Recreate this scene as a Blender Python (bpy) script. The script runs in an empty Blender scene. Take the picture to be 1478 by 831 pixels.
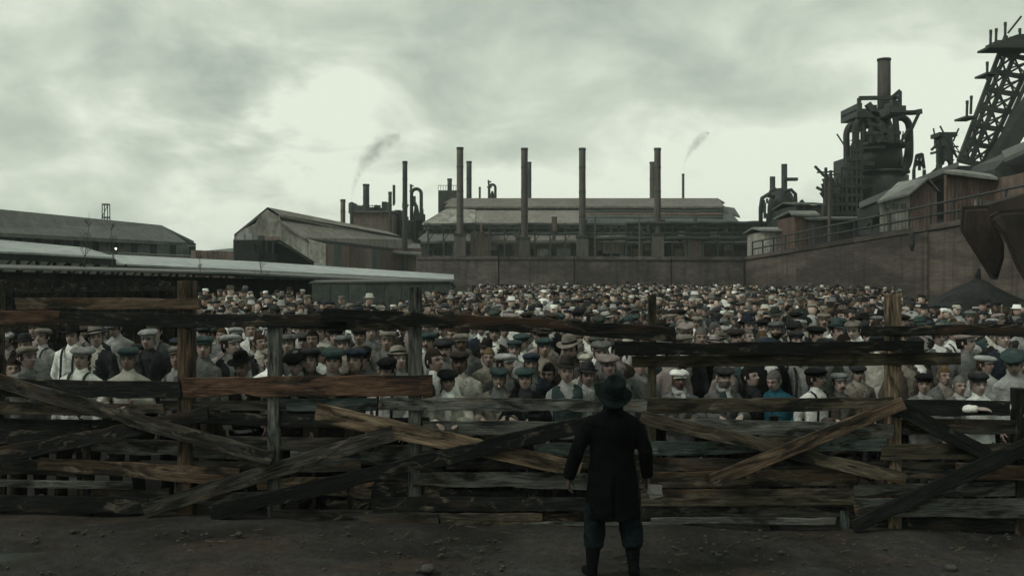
import bpy, bmesh, math, random
import numpy as np
from mathutils import Vector, Matrix, Euler, noise as mnoise
R = math.radians
rnd = random.Random(11)
S = bpy.context.scene
COL = S.collection
# ------------------------------------------------------------------ camera
F = 1450.0; CX = 739.0; HY = 395.0; CH = 2.7       # focal length, centre, horizon (in pixels of the photo), camera height
cam = bpy.data.cameras.new('camera'); camo = bpy.data.objects.new('camera', cam); COL.objects.link(camo)
camo.location = (0, 0, CH); camo.rotation_euler = (R(90), 0, 0)
cam.sensor_width = 36; cam.lens = 36*F/1478; cam.shift_y = -(415.5-HY)/1478
cam.clip_start = .1; cam.clip_end = 6000
S.camera = camo
# ------------------------------------------------------------------ sky and light
SUN_EL, SUN_AZ = R(46), R(-118)                     # azimuth from +Y towards +X
W = bpy.data.worlds.new('World'); S.world = W; W.use_nodes = True
nt = W.node_tree; nt.nodes.clear()
def N(t, **k):
    n = nt.nodes.new(t)
    for a, b in k.items():
        if a in ('operation','sky_type','blend_type','data_type','noise_dimensions','interpolation_type','feature','distance','mapping_type','clamp'): setattr(n, a, b)
    return n
def L(a, b): nt.links.new(a, b)
def math_(op, a, b=None, c=None, clamp=False):
    n = nt.nodes.new('ShaderNodeMath'); n.operation = op; n.use_clamp = clamp
    for i, v in enumerate((a, b, c)):
        if v is None: continue
        if isinstance(v, (int, float)): n.inputs[i].default_value = v
        else: L(v, n.inputs[i])
    return n.outputs[0]
sky = N('ShaderNodeTexSky', sky_type='NISHITA'); sky.sun_disc = False
sky.sun_elevation = SUN_EL; sky.sun_rotation = SUN_AZ; sky.air_density = 1.5; sky.dust_density = 3
tc = N('ShaderNodeTexCoord'); sx = N('ShaderNodeSeparateXYZ'); L(tc.outputs['Generated'], sx.inputs[0])
zc = math_('MAXIMUM', sx.outputs[2], 0.0); den = math_('ADD', zc, 0.42)
cb = N('ShaderNodeCombineXYZ'); L(math_('DIVIDE', sx.outputs[0], den), cb.inputs[0]); L(math_('DIVIDE', sx.outputs[1], den), cb.inputs[1])
def wnoise(scale, detail, rough, dist, off=(0,0,0)):
    mp = N('ShaderNodeMapping'); mp.inputs['Location'].default_value = off; L(cb.outputs[0], mp.inputs[0])
    n = N('ShaderNodeTexNoise'); n.inputs['Scale'].default_value = scale; n.inputs['Detail'].default_value = detail
    n.inputs['Roughness'].default_value = rough; n.inputs['Distortion'].default_value = dist
    L(mp.outputs[0], n.inputs['Vector']); return n.outputs['Fac']
n1 = wnoise(1.5, 6, .5, .25, (3.1, 1.7, 0)); n2 = wnoise(4.6, 8, .56, .3, (8.2, 4.4, 0))
# the cloud break: where the overcast is thinnest
az = math_('ARCTAN2', sx.outputs[0], sx.outputs[1])
def gauss(v, c, w):
    d = math_('DIVIDE', math_('SUBTRACT', v, c), w); return math_('EXPONENT', math_('MULTIPLY', math_('MULTIPLY', d, d), -1))
brk = math_('MULTIPLY', gauss(az, -.24, .11), gauss(zc, .155, .06))
veil = math_('MULTIPLY', gauss(az, -.42, .13), gauss(zc, .17, .07))
low = math_('SUBTRACT', 1.0, math_('DIVIDE', zc, .30), clamp=True)
f = math_('MULTIPLY_ADD', n1, 1.6, -.09)
f = math_('ADD', f, math_('MULTIPLY_ADD', n2, 1.15, -.55))
f = math_('ADD', f, math_('MULTIPLY', low, .16))
f = math_('ADD', f, math_('MULTIPLY', math_('MULTIPLY', brk, math_('MULTIPLY_ADD', n2, 3.8, -1.15)), .40)); f = math_('SUBTRACT', f, math_('MULTIPLY', veil, .22))
ramp = N('ShaderNodeValToRGB'); L(f, ramp.inputs[0])
e = ramp.color_ramp.elements; e[0].position = .08; e[0].color = (.27, .32, .285, 1); e[1].position = 1.0; e[1].color = (.84, .90, .77, 1)
for p, c in ((.35, (.37, .43, .38, 1)), (.58, (.50, .57, .485, 1)), (.78, (.63, .705, .59, 1))):
    x = e.new(p); x.color = c
ov = math_('MULTIPLY_ADD', math_('SUBTRACT', 1.0, zc, clamp=True), .22, .80)   # thick cloud overhead lets less light through
sc = N('ShaderNodeVectorMath', operation='SCALE'); L(ramp.outputs[0], sc.inputs[0]); L(math_('MULTIPLY', ov, 10.0), sc.inputs['Scale'])
mx = N('ShaderNodeMix', data_type='RGBA'); mx.inputs[0].default_value = .97; mx.clamp_result = False
L(sky.outputs[0], mx.inputs[6]); L(sc.outputs[0], mx.inputs[7])
bg = N('ShaderNodeBackground'); bg.inputs[1].default_value = .1; L(mx.outputs[2], bg.inputs[0])
wo = N('ShaderNodeOutputWorld'); L(bg.outputs[0], wo.inputs[0])
sun = bpy.data.lights.new('sun', 'SUN'); sun.energy = 1.6; sun.angle = R(20); sun.color = (1, .97, .90)
suno = bpy.data.objects.new('sun', sun); COL.objects.link(suno)
d = Vector((math.sin(SUN_AZ)*math.cos(SUN_EL), math.cos(SUN_AZ)*math.cos(SUN_EL), math.sin(SUN_EL)))
suno.rotation_euler = (-d).to_track_quat('-Z', 'Y').to_euler(); suno.location = (-40, -20, 60)
vs = S.view_settings; vs.view_transform = 'Standard'; vs.look = 'None'; vs.exposure = 0; vs.gamma = 1; vs.use_curve_mapping = False

# ------------------------------------------------------------------ helpers
def P(px, py, D):                                    # a point of the photograph at distance D
    return Vector(((px-CX)/F*D, D, CH-(py-HY)/F*D))
class MB:
    def __init__(s): s.v = []; s.f = []
    def add(s, vs, fs):
        o = len(s.v); s.v += [tuple(v) for v in vs]; s.f += [tuple(i+o for i in f) for f in fs]
    def box(s, lo, hi, M=None):
        vs = [Vector((x, y, z)) for x in (lo[0], hi[0]) for y in (lo[1], hi[1]) for z in (lo[2], hi[2])]
        if M: vs = [M @ v for v in vs]
        s.add(vs, [(0,1,3,2),(4,6,7,5),(0,4,5,1),(2,3,7,6),(0,2,6,4),(1,5,7,3)])
    def slab(s, pts, t):                              # polygon thickened by the vector t
        n = len(pts); t = Vector(t)
        s.add(list(pts)+[Vector(p)+t for p in pts], [tuple(range(n))[::-1], tuple(range(n, 2*n))]+[(i, (i+1)%n, (i+1)%n+n, i+n) for i in range(n)])
    def rings(s, rg, cap=True):
        n = len(rg[0]); o = []; fs = []
        for r in rg: o += r
        for k in range(len(rg)-1):
            for i in range(n):
                j = (i+1) % n; fs.append((k*n+i, k*n+j, (k+1)*n+j, (k+1)*n+i))
        if cap: fs.append(tuple(range(n))[::-1]); fs.append(tuple(range((len(rg)-1)*n, len(rg)*n)))
        s.add(o, fs)
    def tube(s, pts, rad, n=10, ref=(1,0,0), cap=True, ph=0):
        pts = [Vector(p) for p in pts]
        if not isinstance(rad, (list, tuple)): rad = [rad]*len(pts)
        rg = []
        for i, p in enumerate(pts):
            t = (pts[min(i+1, len(pts)-1)]-pts[max(i-1, 0)]).normalized()
            u = Vector(ref); u = u-t*u.dot(t)
            if u.length < .05: u = Vector((0,1,0)); u = u-t*u.dot(t)
            u.normalize(); w = t.cross(u)
            a, b = rad[i] if isinstance(rad[i], (tuple, list)) else (rad[i], rad[i])
            rg.append([p+u*(a*math.cos(2*math.pi*k/n+ph))+w*(b*math.sin(2*math.pi*k/n+ph)) for k in range(n)])
        s.rings(rg, cap)
    def beam(s, a, b, w, h=None):
        h = h or w; a = Vector(a); b = Vector(b)
        s.tube([a, b], (w*.7071, h*.7071), 4, ref=(1,0,0) if abs((b-a).normalized().x) < .8 else (0,1,0), ph=math.pi/4)
    def ball(s, c, r, n=12, m=8, M=None):
        c = Vector(c); r = r if isinstance(r, (tuple, list)) else (r, r, r)
        rg = []
        for k in range(m+1):
            th = math.pi*(k+.02)/(m+.04)
            ring = [Vector((r[0]*math.sin(th)*math.cos(2*math.pi*i/n), r[1]*math.sin(th)*math.sin(2*math.pi*i/n), -r[2]*math.cos(th))) for i in range(n)]
            rg.append([c+(M @ q if M else q) for q in ring])
        s.rings(rg)
    def mesh(s, name='mesh', smooth=False):
        me = bpy.data.meshes.new(name); me.from_pydata([tuple(v) for v in s.v], [], s.f); me.update()
        bm = bmesh.new(); bm.from_mesh(me); bmesh.ops.recalc_face_normals(bm, faces=bm.faces); bm.to_mesh(me); bm.free()
        if smooth: me.polygons.foreach_set('use_smooth', [True]*len(me.polygons))
        return me
    def build(s, name, mat, parent=None, smooth=False, color=None):
        return link(name, s.mesh(name, smooth), mat, parent, color)
def link(name, me, mat=None, parent=None, color=None):
    o = bpy.data.objects.new(name, me); COL.objects.link(o)
    if mat and not me.materials: me.materials.append(mat)
    if parent: o.parent = parent
    if color: o.color = (*color[:3], 1)
    return o
def thing(name, label, cat, loc=(0,0,0), rz=0, group=None):
    o = bpy.data.objects.new(name, None); COL.objects.link(o); o.location = loc; o.rotation_euler = (0,0,rz)
    o.empty_display_size = .2
    return tag(o, label, cat, group)
def tag(o, label, cat, group=None):
    o['label'] = label; o['category'] = cat
    if group: o['group'] = group
    return o
def structure(o): o['kind'] = 'structure'; return o
def stuff(o): o['kind'] = 'stuff'; return o
def settle(root, loc):                                # put the empty at the base of the thing without moving its parts
    loc = Vector(loc); root.location = loc
    for ch in [c for c in COL.objects if c.parent == root]:
        ch.location = Vector(ch.location)-loc
def baked(me, mods):                                  # evaluate modifiers into a new mesh
    o = bpy.data.objects.new('tmp', me); COL.objects.link(o)
    for t, kw in mods:
        m = o.modifiers.new(t, t)
        for k, v in kw.items(): setattr(m, k, v)
    dg = bpy.context.evaluated_depsgraph_get(); dg.update()
    r = bpy.data.meshes.new_from_object(o.evaluated_get(dg)); bpy.data.objects.remove(o)
    r.materials.clear(); return r
def smooth(me): me.polygons.foreach_set('use_smooth', [True]*len(me.polygons)); return me

# ------------------------------------------------------------------ materials
def mat(name, rough=.85, spec=.3, metal=0):
    m = bpy.data.materials.new(name); m.use_nodes = True; t = m.node_tree; t.nodes.clear()
    b = t.nodes.new('ShaderNodeBsdfPrincipled'); o = t.nodes.new('ShaderNodeOutputMaterial'); t.links.new(b.outputs[0], o.inputs[0])
    b.inputs['Roughness'].default_value = rough; b.inputs['Specular IOR Level'].default_value = spec; b.inputs['Metallic'].default_value = metal
    return m, t, b
class G:                                              # small graph helper
    def __init__(s, t): s.t = t
    def n(s, ty, **k):
        x = s.t.nodes.new(ty)
        for a, b in k.items():
            if a[0] == '_': x.inputs[a[1:].replace('_', ' ')].default_value = b
            else: setattr(x, a, b)
        return x
    def l(s, a, b): s.t.links.new(a, b)
    def noise(s, vec, scale=1, detail=5, rough=.6, dist=0, off=None, sc=None):
        if off is not None or sc is not None:
            m = s.n('ShaderNodeMapping')
            if sc: m.inputs['Scale'].default_value = sc
            s.l(vec, m.inputs[0])
            if off is not None:
                a = s.n('ShaderNodeVectorMath', operation='ADD'); s.l(m.outputs[0], a.inputs[0])
                if isinstance(off, (tuple, list)): a.inputs[1].default_value = off
                else: s.l(off, a.inputs[1])
                vec = a.outputs[0]
            else: vec = m.outputs[0]
        x = s.n('ShaderNodeTexNoise'); s.l(vec, x.inputs['Vector'])
        x.inputs['Scale'].default_value = scale; x.inputs['Detail'].default_value = detail; x.inputs['Roughness'].default_value = rough; x.inputs['Distortion'].default_value = dist
        return x.outputs['Fac']
    def rng(s, v, a, b, c=0., d=1.):
        x = s.n('ShaderNodeMapRange'); s.l(v, x.inputs[0])
        for i, q in enumerate((a, b, c, d)): x.inputs[i+1].default_value = q
        return x.outputs[0]
    def mix(s, f, a, b, mode='MIX'):
        x = s.n('ShaderNodeMix', data_type='RGBA', blend_type=mode)
        for i, v in ((0, f), (6, a), (7, b)):
            if isinstance(v, (int, float)): x.inputs[i].default_value = v
            elif isinstance(v, tuple): x.inputs[i].default_value = (*v[:3], 1)
            else: s.l(v, x.inputs[i])
        return x.outputs[2]
    def mul(s, a, b):
        x = s.n('ShaderNodeMath', operation='MULTIPLY')
        for i, v in enumerate((a, b)):
            if isinstance(v, (int, float)): x.inputs[i].default_value = v
            else: s.l(v, x.inputs[i])
        return x.outputs[0]
    def scale(s, c, f):
        x = s.n('ShaderNodeVectorMath', operation='SCALE'); s.l(c, x.inputs[0])
        if isinstance(f, (int, float)): x.inputs['Scale'].default_value = f
        else: s.l(f, x.inputs['Scale'])
        return x.outputs[0]
    def bump(s, b, h, strength, dist):
        x = s.n('ShaderNodeBump'); x.inputs['Strength'].default_value = strength; x.inputs['Distance'].default_value = dist
        s.l(h, x.inputs['Height']); s.l(x.outputs[0], b.inputs['Normal'])
def coord(g): return g.n('ShaderNodeTexCoord').outputs['Object']
def objinfo(g):
    o = g.n('ShaderNodeObjectInfo'); m = g.n('ShaderNodeVectorMath', operation='SCALE')
    cx = g.n('ShaderNodeCombineXYZ'); 
    for i in range(3): g.l(o.outputs['Random'], cx.inputs[i])
    g.l(cx.outputs[0], m.inputs[0]); m.inputs['Scale'].default_value = 90.
    return o, m.outputs[0]
def wood_mat():                                       # colour comes from the object: planks run along their own X
    m, t, b = mat('weathered_wood', .8, .10); g = G(t); c = coord(g); oi, off = objinfo(g)
    grain = g.noise(c, 1, 7, .65, .6, off, (3.0, 48, 48)); big = g.noise(c, 1, 4, .6, .8, off, (1.1, 3.5, 3.5))
    wear = g.noise(c, 1, 6, .7, 1.2, off, (3.2, 9, 9)); fine = g.noise(c, 1, 3, .6, .2, off, (9, 120, 120))
    col = g.scale(oi.outputs['Color'], g.rng(grain, .3, .72, .25, 1.9)); col = g.scale(col, g.rng(big, .3, .7, .5, 1.5))
    char = g.rng(g.noise(c, 1, 5, .62, 1., off, (1.5, 6, 6)), .45, .60); col = g.mix(g.mul(char, .88), col, (.004, .0055, .005))
    pale = g.mul(g.rng(wear, .55, .66), g.rng(big, .40, .58)); col = g.mix(g.mul(pale, .75), col, (.17, .145, .11))
    kn = g.n('ShaderNodeTexVoronoi'); mk = g.n('ShaderNodeMapping'); mk.inputs['Scale'].default_value = (2.2, 9, 9); g.l(c, mk.inputs[0]); ak = g.n('ShaderNodeVectorMath', operation='ADD'); g.l(mk.outputs[0], ak.inputs[0]); g.l(off, ak.inputs[1]); g.l(ak.outputs[0], kn.inputs['Vector']); kn.inputs['Scale'].default_value = 1.
    col = g.mix(g.mul(g.rng(kn.outputs['Distance'], .16, .08), .8), col, (.010, .008, .006))
    rust = g.rng(g.noise(c, 1, 3, .5, .5, off, (.8, 4, 4)), .56, .68); col = g.mix(g.mul(rust, .45), col, (.070, .040, .022))
    col = g.scale(col, g.rng(fine, .3, .7, .75, 1.2))
    g.l(col, b.inputs['Base Color']); h = g.mix(.5, g.rng(grain, .2, .8), g.rng(fine, .2, .8)); g.bump(b, h, 1., .012)
    b.inputs['Roughness'].default_value = .7
    return m
def cloth_mat(name='cloth', s=1.):
    m, t, b = mat(name, .95, .05); g = G(t); c = coord(g); oi, off = objinfo(g)
    n = g.noise(c, 9, 5, .6, .4, off, (1,1,1)); w = g.noise(c, 90, 2, .5, 0, off, (1,1,1))
    dirt = g.noise(c, 4, 4, .6, 1, off, (1,1,1))
    col = g.scale(oi.outputs['Color'], g.rng(n, .3, .7, .68, 1.32)); col = g.scale(col, g.rng(w, .3, .7, .85, 1.15)); col = g.scale(col, g.rng(dirt, .35, .65, .78, 1.2))
    g.l(col, b.inputs['Base Color']); g.bump(b, n, .8, .04); return m
def skin_mat():
    m, t, b = mat('skin', .6, .35); g = G(t); c = coord(g); oi, off = objinfo(g)
    a = g.n('ShaderNodeVertexColor'); a.layer_name = 'Col'
    n = g.noise(c, 22, 4, .6, .4, off, (1,1,1))
    col = g.mix(1., oi.outputs['Color'], a.outputs[0], 'MULTIPLY'); col = g.scale(col, g.rng(n, .3, .7, .7, 1.2))
    g.l(col, b.inputs['Base Color']); g.bump(b, n, .3, .006); return m
def vcol_mat(name, rough=.9):
    m, t, b = mat(name, rough, .15); g = G(t); a = g.n('ShaderNodeVertexColor'); a.layer_name = 'Col'
    g.l(a.outputs[0], b.inputs['Base Color']); return m
def surf(name, base, alt, scale=.6, stretch=(1,1,1), streak=None, rough=.85, bump=.3, bdist=.05, fine=6., contrast=.12, spec=.25, corr=None):
    """weathered sheet, masonry or roofing: two colours mixed by noise, streaks running down, fine speckle"""
    m, t, b = mat(name, rough, spec); g = G(t); c = coord(g); oi, off = objinfo(g)
    n = g.noise(c, scale, 6, .62, .5, off, stretch); f = g.noise(c, fine*scale, 5, .7, .2, off, stretch)
    col = g.mix(g.rng(n, .5-contrast, .5+contrast), base, alt); col = g.scale(col, g.rng(f, .3, .7, .65, 1.3))
    if streak:
        s = g.noise(c, 1, 4, .6, .3, off, (2.2, 2.2, .16)); col = g.mix(g.mul(g.rng(s, .52, .68), .65), col, streak)
    tint = g.rng(oi.outputs['Random'], 0, 1, .8, 1.2); col = g.scale(col, tint)
    g.l(col, b.inputs['Base Color'])
    if corr:
        w = g.n('ShaderNodeTexWave'); w.inputs['Scale'].default_value = corr; g.l(c, w.inputs['Vector'])
        h = g.mix(.5, w.outputs['Fac'], f); g.bump(b, h, .6, .06)
    else: g.bump(b, f, bump, bdist)
    return m
WOOD = wood_mat(); CLOTH = cloth_mat(); SKIN = skin_mat(); VCOL = vcol_mat('crowd_colours')
CONC = surf('stained_concrete', (.066, .060, .054), (.105, .094, .084), .22, (1,1,1.8), (.030, .025, .021), fine=8, contrast=.07)
CONCR = surf('rusty_concrete', (.046, .040, .035), (.088, .074, .064), .25, (1,.5,3.5), (.030, .022, .018), fine=9, contrast=.07)
RUST = surf('rusted_sheet', (.085, .055, .045), (.12, .095, .08), .5, (1,1,.5), (.03, .02, .016), corr=1.6)
PINK = surf('faded_red_sheet', (.14, .10, .085), (.17, .14, .12), .4, (1,1,.5), (.06, .045, .04), corr=1.6)
ROOFM = surf('dull_tin_roofing', (.12, .125, .115), (.19, .195, .18), .4)
PALE = surf('pale_sheet', (.15, .145, .125), (.33, .33, .29), .6, (1,1,.6), (.09, .08, .065), corr=1.6)
ROOFB = surf('brown_grey_roofing', (.13, .12, .105), (.17, .16, .145), .25, (1,1,1), (.07, .062, .056))
ROOFG = surf('dark_grey_roofing', (.085, .09, .085), (.105, .108, .10), .2)
ROOFW = surf('pale_wet_roofing', (.22, .25, .24), (.34, .37, .355), .3, rough=.5, spec=.5)
DARK = surf('sooty_steel', (.018, .022, .022), (.032, .036, .034), .8, rough=.6, spec=.4)
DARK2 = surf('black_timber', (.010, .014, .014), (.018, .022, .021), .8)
TEAL = surf('dull_green_grey_paint', (.045, .058, .055), (.07, .08, .074), .6, (1,1,.4), (.02, .024, .024))
STACKM = surf('stack_steel', (.065, .06, .053), (.095, .087, .078), .3, (1,1,.3), (.03, .028, .027))
FURN = surf('furnace_plate', (.020, .023, .023), (.036, .037, .034), .3, (1,1,.5), (.016, .017, .017), rough=.6)
GLASSD = surf('dirty_panes', (.05, .06, .06), (.09, .105, .10), 1.2, rough=.3, spec=.6)
HOP = surf('rusty_plate', (.017, .014, .011), (.036, .027, .020), .7, (1,1,1), (.012, .009, .008), bump=.6)
COAL = surf('coal_heap', (.020, .023, .024), (.042, .045, .045), 1.5, bump=1., bdist=.2)
HILL = surf('far_woods', (.055, .075, .075), (.075, .09, .085), .02)
# ------------------------------------------------------------------ ground
def zg(y):                                            # the yard behind the fence lies a step higher
    if y < 11.9: return 0.
    return .24*min(1, (y-11.9)/1.0)*max(.25, min(1, 1-(y-45)/40.))
def ground():
    xs = sorted(set([-1000, -500, -350, -150, -80] + list(np.arange(-50, -8, 2.)) + list(np.arange(-8, 8.01, .14)) + list(np.arange(9, 50, 2.)) + [80, 150, 350, 600, 1000]))
    ys = sorted(set([-300, -150, -40, -10, 0, 3] + list(np.arange(5, 12.5, .12)) + list(np.arange(13, 90, 2.5)) + [120, 200, 400, 700, 1150]))
    v = []; 
    for y in ys:
        for x in xs:
            z = zg(y)
            if abs(x) < 8.5 and 4.5 < y < 13:
                k = min(1, (8.5-abs(x))/1.5)*min(1, (13-y)/1., (y-4.5)/.5)
                z = zg(y)+k*(.055*mnoise.noise((x*.9, y*1.3, 0))+.020*mnoise.noise((x*3.3, y*4.2, 3))+.008*mnoise.noise((x*13, y*14, 3)))-.01
            v.append((x, y, z))
    nx = len(xs); f = [(j*nx+i, j*nx+i+1, (j+1)*nx+i+1, (j+1)*nx+i) for j in range(len(ys)-1) for i in range(nx-1)]
    me = bpy.data.meshes.new('ground'); me.from_pydata(v, [], f); smooth(me)
    m, t, b = mat('damp_dirt', .8, .14); g = G(t); c = coord(g)
    n = g.noise(c, .8, 6, .6, .6); f1 = g.noise(c, 9, 6, .7, .2); f2 = g.noise(c, 45, 4, .7, 0)
    wet_sheen = g.noise(c, .55, 4, .5, .8, (5, 2, 0), (1, 1.6, 1))
    col = g.mix(g.rng(n, .38, .62), (.017, .0165, .0145), (.037, .036, .033)); rs = g.noise(c, .5, 4, .6, .6, (9, 1, 0), (1,1.5,1))
    col = g.mix(g.mul(g.rng(rs, .52, .64), .5), col, (.060, .042, .030)); col = g.mix(g.mul(g.rng(wet_sheen, .55, .66), .6), col, (.052, .062, .059))  # damp patches carry a pale teal sheen painted into the colour
    col = g.scale(col, g.rng(f1, .3, .7, .6, 1.35)); col = g.scale(col, g.rng(f2, .3, .72, .55, 1.4))
    g.l(col, b.inputs['Base Color']); g.l(g.rng(wet_sheen, .5, .66, .85, .5), b.inputs['Roughness'])
    g.bump(b, g.mix(.5, f1, f2), .9, .03)
    o = structure(link('ground', me, m))
ground()
# loose stones and crumbs of dirt in front of the fence
STONEM = surf('stone', (.03, .03, .028), (.06, .056, .05), 6, bump=.6, bdist=.01)
def rock(r, seed, n=7, m=5):
    b = MB(); b.ball((0,0,0), (r, r*.8, r*.55), n, m); q = []
    for v in b.v:
        v = Vector(v); q.append(v*(1+.35*mnoise.noise(v*(2.2/r)+Vector((seed, 0, 0)))))
    b.v = q; return b
gm = MB(); r2 = random.Random(5)
protos = [rock(1., k*3.3, 6, 4) for k in range(5)]
for i in range(1700):
    p = protos[i % 5]; x = r2.uniform(-6.5, 6.5); y = r2.uniform(8.0, 10.6); s = r2.choice((.007, .009, .009, .013, .02, .028)); a = r2.uniform(0, 6.3)
    M = Matrix.Translation((x, y, .0)) @ Matrix.Rotation(a, 4, 'Z') @ Matrix.Diagonal((s, s, s, 1))
    gm.add([M @ Vector(v) for v in p.v], p.f)
tag(stuff(gm.build('gravel', STONEM)), 'loose crumbs of stone and dirt strewn before the fence', 'gravel')
sp = MB()
for i in range(90):
    x = r2.uniform(-6, 6); y = r2.uniform(9.6, 10.9) if i % 3 else r2.uniform(8.4, 10.9); a = r2.uniform(-.7, .7)+(math.pi/2 if i % 7 == 0 else 0); l = r2.uniform(.03, .13)
    sp.beam((x, y, .006), (x+l*math.cos(a), y+l*math.sin(a), r2.uniform(.006, .02)), r2.uniform(.005, .012), .006)
tag(stuff(sp.build('wood_splinters', surf('splinter', (.05,.042,.03), (.10,.085,.06), 5))), 'broken wood splinters scattered on the dirt below the fence', 'splinters')
for px, py, r, lab in ((105, 768, .035, 'small dark stone lying on dirt at left'), (275, 797, .04, 'small stone on dirt below the left braces'), (617, 824, .075, 'largest stone, at bottom edge left of the standing man'),
        (345, 772, .045, 'pale stone on the dirt left of centre'), (1038, 802, .03, 'pale pebble on dirt right of the standing man'), (1372, 822, .06, 'flat dark stone on dirt at lower right'), (1425, 808, .03, 'pale pebble at lower right')):
    D = CH*F/(py-HY); o = rock(r, px*.1, 10, 7).build('stone', STONEM, smooth=True); p = P(px, py, D); o.location = (p.x, p.y, r*.3)
    tag(o, lab, 'stone')

# ------------------------------------------------------------------ the plank fence
FX = lambda px: 11.35-(px/1478.)*.9                  # the fence comes slightly nearer to the right
fence = thing('plank_fence', 'rough barricade fence of nailed planks, posts and crossed braces', 'fence')
CO = dict(grey=(.088, .094, .085), brown=(.070, .050, .033), red=(.078, .046, .030), dark=(.011, .0125, .012), black=(.005, .006, .006),
          tan=(.16, .12, .08), olive=(.058, .050, .035), teal=(.070, .090, .084), mid=(.040, .038, .033))
def plank(x0, t0, b0, x1, t1, b1, c, layer, thick=.03, name='plank', seed=None):
    off = {0: .07, 1: 0., 2: -.075, 3: -.125}[layer]   # 0: behind the posts ... 3: the outermost braces
    off += rnd.uniform(-.006, .006)
    A = P(x0, (t0+b0)/2, FX(x0)+off); B = P(x1, (t1+b1)/2, FX(x1)+off)
    w0 = (b0-t0)/F*A.y; w1 = (b1-t1)/F*B.y
    X = (B-A); ln = X.length; X.normalize(); Y = Vector((0,0,1)).cross(X).normalized(); Z = X.cross(Y)
    cs = abs(X.x)/math.hypot(X.x, X.y) if 0 else math.sqrt(max(.2, 1-X.z**2)); w0 *= cs; w1 *= cs
    n = max(8, int(ln/.07)); s = rnd.uniform(0, 99); rg = []; f_ = rnd.uniform(.8, 1.25)
    bow = rnd.uniform(-.012, .012)
    for i in range(n+1):
        u = i/n; x = u*ln; w = w0+(w1-w0)*u; dz = bow*4*u*(1-u)+.008*mnoise.noise((x*1.1, s, 0))
        top = w/2+.008*mnoise.noise((x*3.1, s, 5))+.006*mnoise.noise((x*14, s, 7)); bot = -w/2+.008*mnoise.noise((x*2.7, s, 9))+.006*mnoise.noise((x*13, s, 11))
        ck = mnoise.noise((x*2.3, s, 31)); top -= .030*max(0, ck-.38)/.4; ck = mnoise.noise((x*2.1, s, 37)); bot += .035*max(0, ck-.36)/.4
        yy = .012*mnoise.noise((x*1.3, s, 15)); k = thick/2
        if i in (0, n):
            xo = .05*mnoise.noise((s, i, 1)); xo2 = .07*mnoise.noise((s, i, 2))
        else: xo = xo2 = 0
        ch = .005
        rg.append([Vector((x+xo, yy-k, top+dz-ch)), Vector((x+xo, yy-k+ch, top+dz)), Vector((x+xo, yy+k, top+dz)), Vector((x+xo2, yy+k, bot+dz)), Vector((x+xo2, yy-k+ch, bot+dz)), Vector((x+xo2, yy-k, bot+dz+ch)),
                   Vector((x+xo2*.5, yy-k-.001, dz))])
    m = MB(); m.rings(rg); o = m.build(name, WOOD, fence, False, [q*f_ for q in CO[c]])
    M = Matrix((X, Y, Z)).transposed().to_4x4(); M.translation = A; o.matrix_basis = M
    return o
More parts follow.
